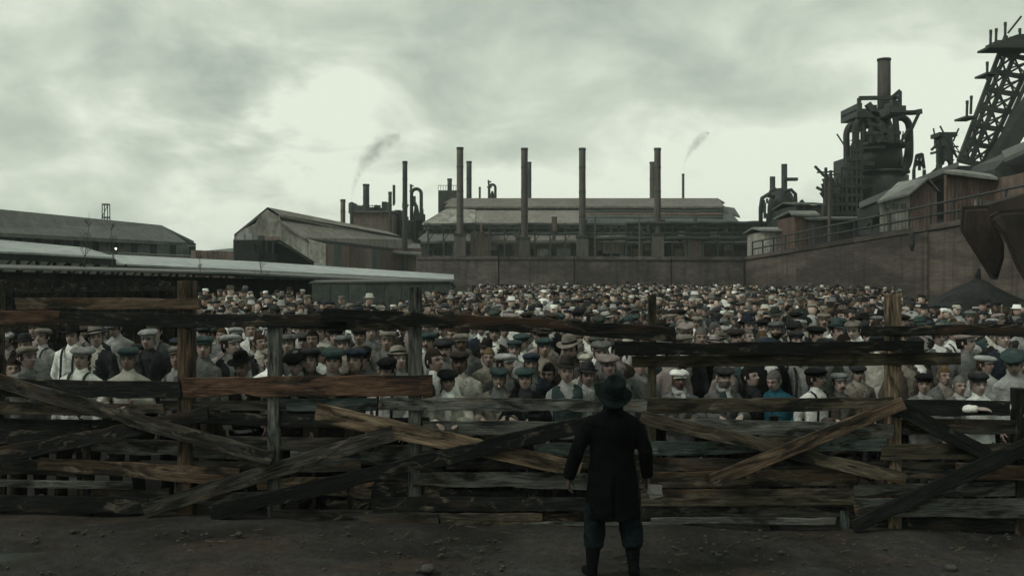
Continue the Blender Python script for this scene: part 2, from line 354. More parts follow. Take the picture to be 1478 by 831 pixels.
PL = [ # upper rails
 (20,430,447, 287,430,447,'brown',1),(-40,448,472, 86,448,470,'red',1),(84,450,470, 500,454,473,'dark',1),(420,462,474, 600,466,476,'olive',0),
 (464,444,464, 976,471,493,'black',2),(888,493,513, 1332,491,509,'black',2),(912,514,530, 1386,508,526,'olive',1),(1244,470,484, 1520,468,486,'dark',1),
 (-40,545,572, 262,550,574,'dark',1),(262,546,574, 625,541,572,'red',1),
 (380,574,592, 545,574,592,'teal',0),(546,573,592, 934,576,594,'grey',1),(930,573,596, 1290,573,590,'olive',1),(1288,576,601, 1456,577,599,'dark',1),
 # left half, lower
 (-40,578,596, 235,583,600,'olive',1),(230,578,592, 470,580,594,'mid',0),(250,592,610, 470,598,616,'dark',0),(-40,621,642, 205,614,636,'dark',0),(122,629,652, 345,642,663,'grey',0),(330,628,648, 540,632,650,'mid',0),
 (-40,664,684, 118,666,688,'mid',0),(55,660,678, 345,676,702,'brown',1),(-40,690,700, 192,694,706,'grey',1),(118,704,716, 245,704,717,'mid',0),(-40,714,738, 214,718,741,'dark',1),
 (345,660,680, 520,665,682,'mid',0),(370,690,706, 540,683,702,'tan',0),(280,712,728, 420,706,722,'grey',0),(395,734,752, 633,740,760,'mid',1),
 (-40,602,618, 250,606,618,'dark',0),(200,664,676, 470,668,680,'mid',0),(-40,742,752, 330,746,756,'dark',0),(470,722,740, 545,720,738,'black',0),(860,742,757, 1000,742,757,'dark',0),(1280,728,744, 1520,730,748,'mid',0),(400,604,618, 620,602,612,'dark',0),
 # centre
 (420,648,674, 655,640,670,'grey',0),(500,676,694, 640,676,694,'dark',0),(610,608,630, 860,609,628,'grey',1),(645,658,677, 900,658,678,'mid',0),(600,682,702, 860,683,707,'grey',1),
 (460,700,714, 536,706,722,'olive',0),(535,696,716, 648,695,717,'dark',0),(538,717,738, 870,719,738,'dark',1),(634,740,760, 781,740,762,'olive',1),(781,736,752, 960,738,752,'dark',0),(770,640,660, 950,637,656,'teal',1),
 (740,752,758, 985,752,759,'grey',1),(840,706,724, 1000,710,728,'dark',0),(636,706,717, 780,707,716,'dark',0),
 # right half, lower
 (985,605,627, 1292,612,632,'grey',1),(1288,605,627, 1520,606,626,'mid',0),(930,636,658, 1190,640,652,'teal',0),(1095,627,650, 1278,630,651,'teal',1),(1275,641,664, 1520,640,662,'olive',1),
 (915,660,679, 1232,660,678,'mid',0),(1225,668,690, 1420,668,692,'mid',0),(1380,667,691, 1520,672,692,'brown',1),(925,681,704, 1236,676,700,'olive',1),(1232,700,715, 1380,699,716,'grey',1),(1340,693,714, 1520,695,714,'grey',0),
 (925,706,731, 1236,704,728,'olive',1),(1230,718,744, 1520,718,746,'grey',1),(930,731,744, 1236,729,745,'mid',0),(940,746,755, 1205,746,757,'grey',1),(1225,747,768, 1520,748,768,'dark',0),
]
for p in PL: plank(*p)
for p in ((-25,532,554, 394,651,673,'mid',3),(-30,650,674, 302,586,606,'dark',2),(208,726,748, 578,609,634,'mid',2),(455,581,609, 838,667,690,'tan',2),(302,730,753, 880,592,616,'black',3),
          (925,592,612, 1306,682,702,'olive',2),(1026,684,706, 1304,571,592,'brown',3),(1296,573,600, 1426,644,668,'dark',2),(1230,750,771, 1530,608,636,'dark',3)):
    plank(*p, thick=.045, name='brace')
# posts
def post(x0, x1, yt, c, yb=None, lean=0):
    D = FX((x0+x1)/2)+.075+.035; A = P((x0+x1)/2, yt, D); w = (x1-x0)/F*D; h = A.z+.12 if yb is None else A.z-P(0, yb, D).z
    m = MB(); n = 16; rg = []; s = rnd.uniform(0, 50)
    for i in range(n+1):
        z = -.12+(h)*i/n if yb is None else (h*i/n); k = 1+.05*mnoise.noise((z*3, s, 0)); k2 = w/2*k; e = .006*mnoise.noise((z*5, s, 4))
        zt = z if i < n else z
        tops = [.02*mnoise.noise((s, q, 9)) if i == n else 0 for q in range(8)]
        rg.append([Vector((zt+tops[q], cx*k2+e, cy*k2*.8)) for q, (cx, cy) in enumerate(((-1,-.8),(-.8,-1),(.8,-1),(1,-.8),(1,.8),(.8,1),(-.8,1),(-1,.8)))])
    m.rings(rg); o = m.build('post', WOOD, fence, False, CO[c])
    M = Matrix.Rotation(R(-90), 4, 'Y') @ Matrix.Rotation(0, 4, 'X')
    o.matrix_basis = Matrix.Translation((A.x, A.y, 0 if yb is None else A.z-h)) @ M
for a in ((-8,6,404,'olive'),(257,283,405,'brown'),(386,408,471,'grey'),(588,611,414,'grey'),(934,948,425,'olive'),(1277,1300,425,'tan'),(1460,1480,560,'dark'),(1208,1226,735,'teal'),(500,516,700,'dark'),(120,136,610,'dark'),(760,780,600,'dark'),(1110,1124,600,'dark')):
    post(*a)
# nail heads catching the light
nm = MB()
for i in range(160):
    p = rnd.choice(PL); u = rnd.choice((.04, .07, .5, .93, .96)); x = p[0]+(p[3]-p[0])*u; y = (p[1]+p[2])/2+(p[4]-p[1])*u+rnd.uniform(-4, 4)
    nm.ball(P(x, y, FX(x)+{0:.07,1:0.,2:-.075}[p[7]]-.018), .006, 6, 4)
stuff(nm.build('nail_heads', DARK, fence))
settle(fence, (0, FX(739), 0))
# ------------------------------------------------------------------ concrete walls of the ore yard
WA = Vector((16.6, 72)); WB = Vector((20.5, 40)); WC = Vector((21.8, 29.0))
def yard_wall(name, label, A, B, hA, hB, n, m, th=.7, cope=True, tilt=0):
    root = thing(name, label, 'wall'); A3 = Vector((A[0], A[1], 0)); B3 = Vector((B[0], B[1], 0)); X = (B3-A3).normalized(); Nn = Vector((X.y, -X.x, 0))
    if Nn.dot(Vector((0,0,0))-A3) < 0: Nn = -Nn
    cuts = [0]+[min(.97, max(.03, (i+rnd.uniform(-.15, .15))/n)) for i in range(1, n)]+[1]; L_ = (B3-A3).length
    for i in range(n):
        u, w = cuts[i]+.03/L_, cuts[i+1]-.03/L_; a = A3+X*(L_*u); b = A3+X*(L_*w); za = hA+(hB-hA)*u; zb = hA+(hB-hA)*w; pr = Nn*rnd.uniform(0, .05)
        k = MB(); rgs = []
        nn = 10; low = [a.lerp(b, q/nn)+pr for q in range(nn+1)]; hi = [a.lerp(b, q/nn)+pr+Vector((0,0,za+(zb-za)*q/nn-.25*cope+.03*mnoise.noise((q*.7, i, 0)))) for q in range(nn+1)]
        k.slab(low+hi[::-1], -Nn*th)
        k.build('wall_panel', m, root)
        if cope:
            k = MB(); k.slab([a+pr*0+Nn*.10+Vector((0,0,za-.25)), b+Nn*.10+Vector((0,0,zb-.25)), b+Nn*.10+Vector((0,0,zb)), a+Nn*.10+Vector((0,0,za))], -Nn*(th+.2)); k.build('coping', m, root)
    k = MB(); k.slab([A3-Nn*.15, B3-Nn*.15, B3-Nn*.15+Vector((0,0,hB-.3)), A3-Nn*.15+Vector((0,0,hA-.3))], -Nn*(th-.25)); k.build('wall_core', DARK, root)
    settle(root, (A3+B3)/2); return root
lft = P(600, 370, 72)
yard_wall('concrete_wall', 'long stained concrete wall along the back of the crowd, below the mill', (lft.x, 72), (WA.x, 72), 3.98, 3.92, 4, CONC)
yard_wall('concrete_wall', 'tall brown concrete wall running towards us at right, under the railing', (WA.x+.05, 71.6), WB, 3.92, 5.30, 4, CONCR)
yard_wall('concrete_wall', 'near end of the right wall, behind the hanging rusty chutes', (WB.x+.0, WB.y-.1), WC, 5.30, 5.95, 2, CONCR)
# iron stain box on the right wall
o = MB(); p = P(1332, 348, 41); o.tube([Vector((p.x-1.0, p.y, p.z+.33)), Vector((p.x-1.0, p.y, p.z-.15)), Vector((p.x-1.0, p.y, p.z-.42))], [.12, .12, .05], 8)
tag(o.build('drain_box', DARK), 'small dark iron drain box on the right wall', 'drain box').location = (.55, 0, 0)
# railing on top of the wall
def railing(A, B, hA, hB, n, label):
    root = thing('railing', label, 'railing', group='railings along the right wall'); A = Vector((A[0], A[1], hA)); B = Vector((B[0], B[1], hB))
    for i in range(n+1):
        p = A.lerp(B, i/n); m = MB(); m.beam(p, p+Vector((0,0,1.05)), .09); m.build('rail_post', DARK, root)
    for h in (.5, 1.0):
        m = MB(); m.tube([A+Vector((0,0,h)), B+Vector((0,0,h))], .055, 6); m.build('rail', DARK, root)
    settle(root, (A+B)/2)
railing((WA.x+.4, 71), (WB.x+.35, WB.y), 3.93, 5.30, 16, 'long dark pipe railing on the far part of the right wall')
railing((WB.x+.4, WB.y-.1), (WC.x+.35, WC.y), 5.30, 5.95, 6, 'near pipe railing on the right wall, above the chutes')

# ------------------------------------------------------------------ blocks, roofs, stacks
def block(px0, px1, py0, D, depth, m, parent, name='wall', base=0.):
    a = P(px0, py0, D); b = P(px1, py0, D); k = MB(); k.box((a.x, D, base), (b.x, D+depth, a.z)); return k.build(name, m, parent)
def quad(pts, th, m, parent, name='roof'):
    k = MB(); k.slab([P(*p) for p in pts], th); return k.build(name, m, parent)
def stack(px, w, ytop, D, m, label, ybase=None, taper=1.12, group=None, bands=3, cap=True):
    t = P(px, ytop, D); r = w/2/F*D; root = thing('smokestack', label, 'smokestack', (t.x, D, 0), group=group)
    k = MB(); n = 14; H = t.z
    k.tube([(0,0,H*i/n) for i in range(n+1)], [r*(taper+(1-taper)*i/n)*(1+.01*math.sin(i*5)) for i in range(n+1)], 20); k.build('shaft', m, root, True)
    for i in range(bands):
        z = H*(1-(i*.17+.14)); k = MB(); k.tube([(0,0,z), (0,0,z+.22)], r*1.09, 20); k.build('band', DARK, root)
    if cap:
        k = MB(); k.tube([(0,0,H-.35), (0,0,H+.02)], r*1.1, 20); k.build('cap', DARK, root)
    if ybase:
        zb = P(px, ybase, D).z; k = MB(); k.box((-r*1.7, -r*1.7, 0), (r*1.7, r*1.7, zb)); k.build('plinth', m, root)
        k = MB(); k.box((-r*1.9, -r*1.9, zb), (r*1.9, r*1.9, zb+.3)); k.build('plinth_cap', DARK, root)
    k = MB(); k.beam((r*.75, -r*1.02, H*.35), (r*.7, -r*1.02, H), .06); k.beam((r*.45, -r*1.12, H*.35), (r*.4, -r*1.1, H), .06)
    for i in range(40): z = H*(.36+.63*i/40); k.beam((r*.45, -r*1.1, z), (r*.75, -r*1.02, z), .05)
    k.build('ladder', DARK, root)
    return root

# main mill
mill = thing('steel_mill', 'long brown-grey mill with stepped roofs behind the back wall', 'factory building')
D0 = 150
MILLW = surf('sooty_brickwork', (.040, .034, .030), (.075, .058, .050), .5, (1,1,.6), (.016, .015, .014))
block(602, 1104, 347, D0, 60, MILLW, mill)
quad([(600,348,D0-1),(700,348,D0-1),(700,337,D0+5),(612,337,D0+5)], (0,0,-.35), ROOFG, mill)
quad([(700,349,D0-.6),(905,349,D0-.6),(905,339,D0+5),(700,339,D0+5)], (0,0,-.35), ROOFB, mill)
quad([(905,350,D0-.8),(1106,350,D0-.8),(1100,341,D0+5),(905,341,D0+5)], (0,0,-.35), ROOFG, mill)
block(616, 1098, 322, D0+5, 46, FURN, mill, 'clerestory')
quad([(609,322,D0+4),(686,322,D0+4),(686,302,D0+12),(646,300,D0+12)], (0,0,-.3), PALE, mill)
quad([(686,323,D0+4.2),(840,323,D0+4.2),(840,303,D0+12),(686,303,D0+12)], (0,0,-.3), ROOFB, mill)
quad([(840,321,D0+4.2),(1068,321,D0+4.2),(1056,308,D0+12),(840,303,D0+12)], (0,0,-.3), TEAL, mill)
for y_, d_ in ((306,10.5),(310,9),(315,7)):
    k = MB(); k.tube([P(845+i*22, y_+.5*math.sin(i*2.1), D0+d_) for i in range(10)], .32, 8, ref=(0,1,0)); k.build('roof_pipe', RUST if y_ == 310 else DARK, mill, True)
block(648, 1060, 308, D0+12, 30, RUST, mill, 'upper_wall'); 
block(644, 1044, 299, D0+12.5, 24, RUST, mill, 'monitor_wall')
quad([(642,298,D0+11.6),(1046,298,D0+11.6),(1036,286,D0+18),(652,286,D0+18)], (0,0,-.3), ROOFB, mill)
quad([(652,286,D0+18),(1036,286,D0+18),(1046,292,D0+36),(642,292,D0+36)], (0,0,-.3), ROOFB, mill)
quad([(1040,304,D0+11.8),(1068,312,D0+11.8),(1060,300,D0+18),(1040,297,D0+18)], (0,0,-.3), ROOFG, mill)
rm = random.Random(3)
# facade panels, windows, doorways of the lower wall; each its own piece
fixed = [(679,708,324,369,PINK),(724,731,352,369,DARK2),(846,862,338,370,TEAL),(961,970,350,369,DARK2),(988,1016,322,368,PINK),(870,896,350,362,PINK)]
for a in fixed:
    k = MB(); p = P(a[0], a[2], D0-1.6); q = P(a[1], a[3]+4, D0-1.6); k.box((p.x, D0-1.6, q.z), (q.x, D0-.9+(5 if a[2] < 340 else 0), p.z)); k.build('bay_panel', a[4], mill)
x = 604
while x < 1100:
    w = rm.uniform(9, 22); x1 = min(1103, x+w)
    for (ya, yb) in ((350.5, 358.5), (359.2, 368)):
        if rm.random() < .88:
            mm = rm.choice((RUST, RUST, MILLW, PINK, TEAL, ROOFB, PALE, DARK2, DARK2, GLASSD)); pr = rm.uniform(.08, .4)
            k = MB(); p = P(x+.5, ya, D0-pr); q = P(x1-.5, yb+3, D0-pr); k.box((p.x, D0-pr, q.z), (q.x, D0+.1, p.z)); k.build('panel', mm, mill)
    k = MB(); p = P(x1, 350, D0-.5); k.box((p.x-.12, D0-.55, 0), (p.x+.12, D0, p.z)); k.build('pilaster', DARK, mill)
    x = x1
x = 620
while x < 1094:                                       # clerestory windows
    w = rm.uniform(7, 13); p = P(x, 325, D0+4.8); q = P(x+w-1.2, 333.5, D0+4.8); k = MB(); k.box((p.x, D0+4.75, q.z), (q.x, D0+5.1, p.z))
    k.build('window', rm.choice((GLASSD, DARK2, DARK2, TEAL, PALE)), mill); x += w
x = 650
while x < 1040:
    p = P(x, 300.5, D0+12.2); q = P(x+10, 305, D0+12.2); k = MB(); k.box((p.x, D0+11.9, q.z), (q.x, D0+12.3, p.z)); k.build('louvre', DARK, mill); x += 13
settle(mill, (2, 150, 0))
# pipework along the facade
pw = thing('pipework', 'dark overhead pipes on trestles along the mill front', 'pipework')
for (y, r_, xa, xb, dd) in ((325, .35, 612, 1108, 2.2), (331, .28, 612, 1130, 1.6), (337, .22, 700, 1104, 2.6), (344, .3, 860, 1110, 3), (322, .3, 905, 1118, 3.6)):
    pts = [P(xa+(xb-xa)*i/20, y+.6*math.sin(i*1.7), D0-dd) for i in range(21)]; k = MB(); k.tube(pts, r_, 8, ref=(0,1,0)); k.build('pipe', TEAL if y in (331, 337) else DARK, pw, True)
for x in list(range(618, 1110, 22)):
    p = P(x, 322, D0-2.8); k = MB(); k.beam((p.x, p.y, 0), p, .22); k.beam(p+Vector((-.9,0,-.6)), p+Vector((.9,0,-.6)), .16); k.beam(p+Vector((-.2,0,-3)), p+Vector((1.4,0,-.6)), .12); k.build('trestle', DARK, pw)
for i in range(34):
    x = rm.uniform(620, 1100); y = rm.uniform(329, 350); p = P(x, y, D0-rm.uniform(1.2, 3)); k = MB(); w = rm.uniform(.3, .9)
    if i % 2: k.tube([p, p+Vector((0,0,rm.uniform(.6, 2.2)))], w*.5, 8)
    else: k.box(p, p+Vector((w*1.6, .8, w)))
    k.build('valve_box' if i % 2 == 0 else 'drum', rm.choice((TEAL, DARK, PALE, RUST)), pw)
settle(pw, (5, 148, 0))
for px, w, y, D, lab, yb in ((664, 9.5, 213, 147, 'first tall front stack of the mill from the left', 340), (757, 9.5, 214, 147, 'second tall front stack of the mill from the left', 345),
        (840.5, 9.5, 214, 147, 'third tall front stack, near the middle of the mill', 343), (949, 9.5, 214, 147, 'rightmost of the four tall front mill stacks', 340)):
    stack(px, w, y, D, STACKM, lab, yb, group='four tall stacks in front of the mill')
for px, w, y, D, m_, lab in ((677, 7.5, 233, 185, DARK, 'dark stack rising behind the first front stack'), (764, 6, 234, 185, DARK, 'dark stack half hidden behind the second front stack'), (941.5, 7.5, 234, 185, STACKM, 'stack half hidden left of the rightmost front stack')):
    stack(px, w, y, D, m_, lab, group='stacks behind the mill')
stack(986, 3.6, 251, 195, STACKM, 'thin smoking stack on the right part of mill roof', bands=1)
stack(692.5, 3, 270, 190, DARK, 'short thin vent pipe above the left of the mill roof', bands=0)
stack(649, 6.5, 258, 188, DARK, 'short dark stack on a railed platform at mill left end', bands=1)
p = P(649, 276, 188); k = MB(); k.box((p.x-2, 186, 0), (p.x+1.8, 190, p.z)); 
for i in range(9): k.beam((p.x-2+i*.47, 186, p.z), (p.x-2+i*.47, 186, p.z+.9), .08)
k.beam((p.x-2, 186, p.z+.9), (p.x+1.8, 186, p.z+.9), .09); tag(k.build('platform_tower', DARK), 'dark block with railed platform around the short mill stack', 'tower')
# hooked pipes
def hook_pipe(px, ytop, h, w, r, D, label, mirror=1):
    root = thing('hooked_pipe', label, 'furnace pipe'); k = MB(); s = D/F
    b = P(px, ytop+h, D); pts = [(b.x, D, 0), b] + [P(px+mirror*w/2*(1-math.cos(a)), ytop+w*.55-math.sin(a)*w*.5, D) for a in [R(q) for q in range(0, 181, 20)]] + [P(px+mirror*w, ytop+h*1.1, D), (P(px+mirror*w, 0, D).x, D, 0)]
    k.tube(pts, r*s, 10, ref=(0,1,0)); k.build('pipe', FURN, root, True)
    k = MB(); k.beam(P(px, ytop+h*.3, D), P(px-mirror*1, ytop-6, D), .35); k.beam(P(px-2, ytop-2, D), P(px+3, ytop-4, D), .25); k.beam(P(px-3, ytop+4, D), P(px+4, ytop+4, D), .3); k.build('bleeder', DARK, root)
    k = MB(); k.tube([(b.x+mirror*w*s*.5, D+1, 0), P(px+mirror*w*.5, ytop+h*.75, D+1), P(px+mirror*w*.5, ytop+h*.45, D+1)], [w*s*.42, w*s*.36, w*s*.15], 12); k.build('vessel', FURN, root, True)
    settle(root, (b.x, D, 0))
hook_pipe(594, 272, 52, 14, 2.6, 172, 'dark hooked gas pipe behind the tall stack, left of mill')
hook_pipe(706, 266, 22, 9, 2.0, 200, 'small dark hooked pipe above the left mill roof')

# left: gabled shed with corrugated end
sh = thing('gabled_shed', 'long corrugated shed with pale gable end and dark open bay', 'factory building'); Da, Db = 105, 138
cor = dict(
 ridgeL=(385,299), )
def gp(px, py, D=Da): return P(px, py, D)
# end gable: pale sheets over a dark open bay
quad([(338,338,Da),(369,322,Da),(375,308,Da),(386,299,Da),(402,309,Da),(402,345,Da),(338,347,Da)], (0,.5,0), PALE, sh, 'gable_sheet')
quad([(402,309,Da-.03),(404,320,Da-.03),(441,344,Da-.03),(470,352,Da-.03),(470,380,Da-.03),(452,379,Da-.03),(402,350,Da-.03)], (0,.5,0), PALE, sh, 'gable_sheet')
for a in ((342,352,337,346),(356,364,337,346),(372,382,340,347)):
    quad([(a[0],a[2],Da-.06),(a[1],a[2],Da-.06),(a[1],a[3],Da-.06),(a[0],a[3],Da-.06)], (0,.1,0), ROOFW if a[0] < 370 else DARK, sh, 'window')  # pale panes: sky seen through the openings, painted as light sheet
quad([(383,341,Da-.1),(403,341,Da-.1),(403,347,Da-.1),(383,347,Da-.1)], (0,.1,0), PINK, sh, 'patch_sheet')
for x in range(340, 402, 9):
    k = MB(); a = P(x, 348, Da-.05); k.box((a.x-.08, Da-.15, 0), (a.x+.08, Da+.05, a.z)); k.build('bay_post', DARK, sh)
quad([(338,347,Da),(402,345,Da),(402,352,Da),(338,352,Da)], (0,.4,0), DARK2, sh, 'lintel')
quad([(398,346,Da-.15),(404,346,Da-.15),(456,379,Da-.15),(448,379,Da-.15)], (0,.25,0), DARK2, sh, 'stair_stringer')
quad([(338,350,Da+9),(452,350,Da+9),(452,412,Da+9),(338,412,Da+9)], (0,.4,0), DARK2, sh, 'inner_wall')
quad([(386,299,Da),(402,309,Da),(607,352,Db),(560,334,Db)], (0,0,-.25), ROOFB, sh)
quad([(386,299,Da),(375,308,Da),(540,338,Db+12),(560,334,Db)], (0,0,-.2), ROOFG, sh)
quad([(402,309,Da+.1),(402,319,Da+.1),(607,352,Db+.1),(607,346,Db+.1)], (0,.5,0), DARK2, sh, 'monitor_window_band')
quad([(402,318,Da-.3),(440,343,Da-.3),(600,364,Db-2),(600,346,Db-1)], (0,0,-.25), ROOFB, sh)
quad([(375,308,Da),(338,338,Da),(470,352,Db+14),(540,334,Db+12)], (0,0,-.25), ROOFG, sh)
quad([(440,343,Da-.2),(446,350,Da-.2),(601,369,Db-2.1),(600,362,Db-2.1)], (0,.3,0), DARK2, sh, 'eave')
for (xa, xb, ya, dd) in ((339,352,352,1.2),(350,366,347,2.),(364,378,354,1.6),(344,372,362,2.4),(380,396,366,1.)):
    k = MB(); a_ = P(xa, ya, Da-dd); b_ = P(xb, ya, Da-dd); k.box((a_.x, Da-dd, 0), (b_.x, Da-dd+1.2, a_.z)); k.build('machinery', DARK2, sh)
n = 12
for i in range(n):
    u, w = i/n+.004, (i+1)/n-.004
    xs = [470+(604-470)*q for q in (u, w)]; yt = [351.5+(367-351.5)*q for q in (u, w)]; Ds = [Da+(Db-2.4-Da)*q for q in (u, w)]
    a = P(xs[0], yt[0], Ds[0]); b = P(xs[1], yt[1], Ds[1]); pr = rm.uniform(-.12, .05)
    k = MB(); k.slab([Vector((a.x, a.y+pr, 0)), Vector((b.x, b.y+pr, 0)), Vector((b.x, b.y+pr, b.z)), Vector((a.x, a.y+pr, a.z))], (.05,.4,0)); k.build('wall_sheet', rm.choice((RUST, PINK, RUST, TEAL)), sh)
for i in range(7):
    k = MB(); a = P(338+i*.1, 338, Da+i*5); k.box((a.x-.1, a.y, 0), (a.x+.1, a.y+.3, a.z-.6)); k.build('bay_post', DARK, sh)
settle(sh, (P(400, 0, Da).x, Da, 0))

# block with stacks behind the shed
bb = thing('furnace_house', 'pale boxy furnace house behind the gabled shed roof', 'factory building')
block(508, 567, 306, 165, 12, PINK, bb); k = MB(); a = P(506, 304, 164.5); b = P(570, 304, 164.5); k.box((a.x, 164.5, a.z-.3), (b.x, 178, a.z)); k.build('roof', ROOFG, bb)
for i, (xa, xb, yt) in enumerate(((503,512,293),(515,522,297),(533,549,299),(551,558,291),(540,546,296))):
    k = MB(); a = P(xa, yt, 167); b = P(xb, 306, 167); k.box((a.x, 167, b.z-.2), (b.x, 170, a.z)); k.build('roof_plant', DARK, bb)
k = MB()
for i in range(12): a = P(508+i*5, 305, 164.8); k.beam(a, a+Vector((0,0,1.1)), .1)
k.beam(P(508, 297, 164.8), P(566, 297, 164.8), .1); k.build('roof_railing', DARK, bb)
settle(bb, (P(538, 0, 165).x, 165, 0))
stack(495, 7, 288, 160, PINK, 'short reddish stack at left of the furnace house', bands=1)
stack(507.5, 5, 292, 163, DARK, 'stubby dark smoking stack at left roof edge of furnace house', bands=1)
stack(528.5, 9, 266, 166, DARK, 'thick dark stack rising from the furnace house roof', bands=2)
stack(563, 5, 277, 163, DARK, 'slim dark stack at right end of furnace house', bands=1)
stack(584.5, 7, 233, 128, DARK, 'tall dark stack standing in front of the shed, left of the mill', bands=2)
tw = thing('furnace_scaffold', 'tangle of dark girders and pipes beside the tall stack left of mill', 'scaffold')
for i in range(26):
    a = P(rm.uniform(567, 612), rm.uniform(292, 335), 170+rm.uniform(-2, 2)); b = a+Vector((rm.choice((0, 0, rm.uniform(-2.5, 2.5))), 0, rm.uniform(-4, 4))); k = MB(); k.beam(a, b, rm.uniform(.18, .5)); k.build('girder', DARK, tw)
block(569, 610, 318, 171, 8, FURN, tw, 'casing'); block(572, 578, 303, 171, 4, FURN, tw, 'casing'); block(600, 611, 308, 171, 4, FURN, tw, 'casing')
settle(tw, (P(590, 0, 170).x, 170, 0))
# small shed roof between
lo = thing('brick_range', 'low reddish brick range in the gap between far-left warehouse and gabled shed', 'building')
for i in range(9):
    xa = 276+i*8; k = MB(); a = P(xa, 361+i*.3, 118); b = P(xa+7.7, 361, 118); k.box((a.x, 118-rm.uniform(0,.2), 0), (b.x, 121, a.z)); k.build('wall_panel', rm.choice((RUST, PINK, RUST)), lo)
settle(lo, (P(310,0,118).x, 118, 0))
sr = thing('low_shed', 'low brown shed joining the gabled shed to the mill', 'shed'); block(560, 606, 358, 128, 8, RUST, sr); quad([(556,362,127),(608,366,127),(606,352,134),(566,350,134)], (0,0,-.25), ROOFG, sr); settle(sr, (P(582, 0, 128).x, 128, 0))

# far left: long grey-roofed building
lb = thing('long_warehouse', 'long warehouse with a plain dark grey hipped roof, far left', 'warehouse')
quad([(-90,293,95),(233,325,128),(270,350,128),(-90,331,92)], (0,0,-.4), ROOFG, lb)
quad([(-90,293,95),(233,325,128),(280,348,145),(-60,312,120)], (0,0,-.4), ROOFG, lb)
n = 40
for i in range(n):
    u, w = i/n, (i+1)/n-.002; a = P(-90+u*372, 331.5+u*19.5, 93+u*35); b = P(-90+w*372, 331.5+w*19.5, 93+w*35); z0 = .3; t_ = rm.choice((PALE, ROOFB, ROOFB, TEAL))
    for zz0, zz1, mt in ((0, a.z-1.6, ROOFB), (a.z-1.55, a.z-.35, GLASSD if i % 3 else DARK2), (a.z-.33, a.z, TEAL)):
        k = MB(); k.slab([Vector((a.x, a.y, zz0)), Vector((b.x, b.y, zz0)), Vector((b.x, b.y, zz1)), Vector((a.x, a.y, zz1))], (0,.4,0)); k.build('wall_panel' if mt is not GLASSD else 'window', mt, lb)
settle(lb, (P(90, 0, 105).x, 105, 0))
# lattice tower, hill
lt = thing('lattice_tower', 'small lattice tower poking above the far-left grey roof', 'tower'); a = P(153, 295, 170); w = .45
for sx_ in (-w, w):
    for sy_ in (-w, w): k = MB(); k.beam((a.x+sx_*1.3, 170+sy_*1.3, 0), (a.x+sx_, 170+sy_, a.z), .12); k.build('leg', DARK, lt)
for i in range(9): z = a.z-i*1.1; k = MB(); k.box((a.x-w*1.1, 169.5, z-.14), (a.x+w*1.1, 170.5, z+.1)) if i % 2 == 0 else k.beam((a.x-w, 169.6, z-1), (a.x+w, 169.6, z+1), .1); k.build('cross_piece', DARK, lt)
settle(lt, (a.x, 170, 0))
hb = MB(); top = []; n = 60
rows = []
for j, (D, hh) in enumerate(((420, 0), (520, .55), (640, 1.), (820, .7), (1080, 0))):
    r_ = []
    for i in range(n+1):
        x = -420+i*14.; e = max(0, min(1, (x+420)/60.))*max(0, min(1, (360-x)/80.)); r_.append(Vector((x, D, -1+e*hh*(21+5*mnoise.noise((x*.012, j, 0))+1.5*mnoise.noise((x*.1, j, 2))))))
    rows.append(r_)
fl = [v for r_ in rows for v in r_]; hb.add(fl, [(j*(n+1)+i, j*(n+1)+i+1, (j+1)*(n+1)+i+1, (j+1)*(n+1)+i) for j in range(4) for i in range(n)])
structure(hb.build('hills', HILL, smooth=True))

# pale-roofed platform canopies along the left
def canopy(label, pts_top, pts_low, m_top, posts, Dn, dd):
    root = thing('platform_canopy', label, 'canopy', group='pale roofed canopies on the left'); 
    n = len(pts_top)
    quad([*pts_low, *pts_top[::-1]], (0,0,-.10), m_top, root)
    for i in range(len(pts_low)-1):
        a = P(*pts_low[i]); b = P(*pts_low[i+1]); k = MB(); k.slab([a+Vector((0,.02,-.1)), b+Vector((0,.02,-.1)), b+Vector((0,.02,-.42)), a+Vector((0,.02,-.42))], (0,.12,0)); k.build('fascia', DARK2, root)
        for j in range(posts):
            p = a.lerp(b, (j+.5)/posts); k = MB(); k.beam((p.x, p.y+.6, 0), (p.x, p.y+.6, p.z-.3), .14); k.build('canopy_post', DARK2, root)
            k = MB(); k.beam((p.x, p.y+.6, p.z-1.1), (p.x+.7, p.y+.6, p.z-.4), .09); k.build('bracket', DARK2, root)
    return root
c1 = canopy('nearer pale-roofed canopy at the left edge, above dark boarding', [(-90,338,52),(122,357,56),(166,370,56)], [(-90,358,46),(60,365,49),(166,371,50)], ROOFW, 5, 46, 8); settle(c1, (-20, 50, 0))
c2 = canopy('long pale-roofed canopy running from left towards the back wall', [(160,367,60),(380,378,64),(655,396,70)], [(160,380,53),(380,390,58),(655,403.5,64)], ROOFW, 9, 50, 8); settle(c2, (-12, 58, 0))
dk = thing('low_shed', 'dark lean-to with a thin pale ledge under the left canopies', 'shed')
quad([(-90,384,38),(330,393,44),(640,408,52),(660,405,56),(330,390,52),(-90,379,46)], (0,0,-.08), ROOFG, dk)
n = 30
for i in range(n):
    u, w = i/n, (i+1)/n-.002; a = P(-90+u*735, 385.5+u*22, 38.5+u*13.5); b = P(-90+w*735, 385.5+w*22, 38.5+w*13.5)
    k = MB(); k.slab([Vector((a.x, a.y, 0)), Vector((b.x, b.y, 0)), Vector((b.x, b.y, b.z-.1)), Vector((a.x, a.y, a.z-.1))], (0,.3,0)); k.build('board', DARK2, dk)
settle(dk, (-14, 43, 0))
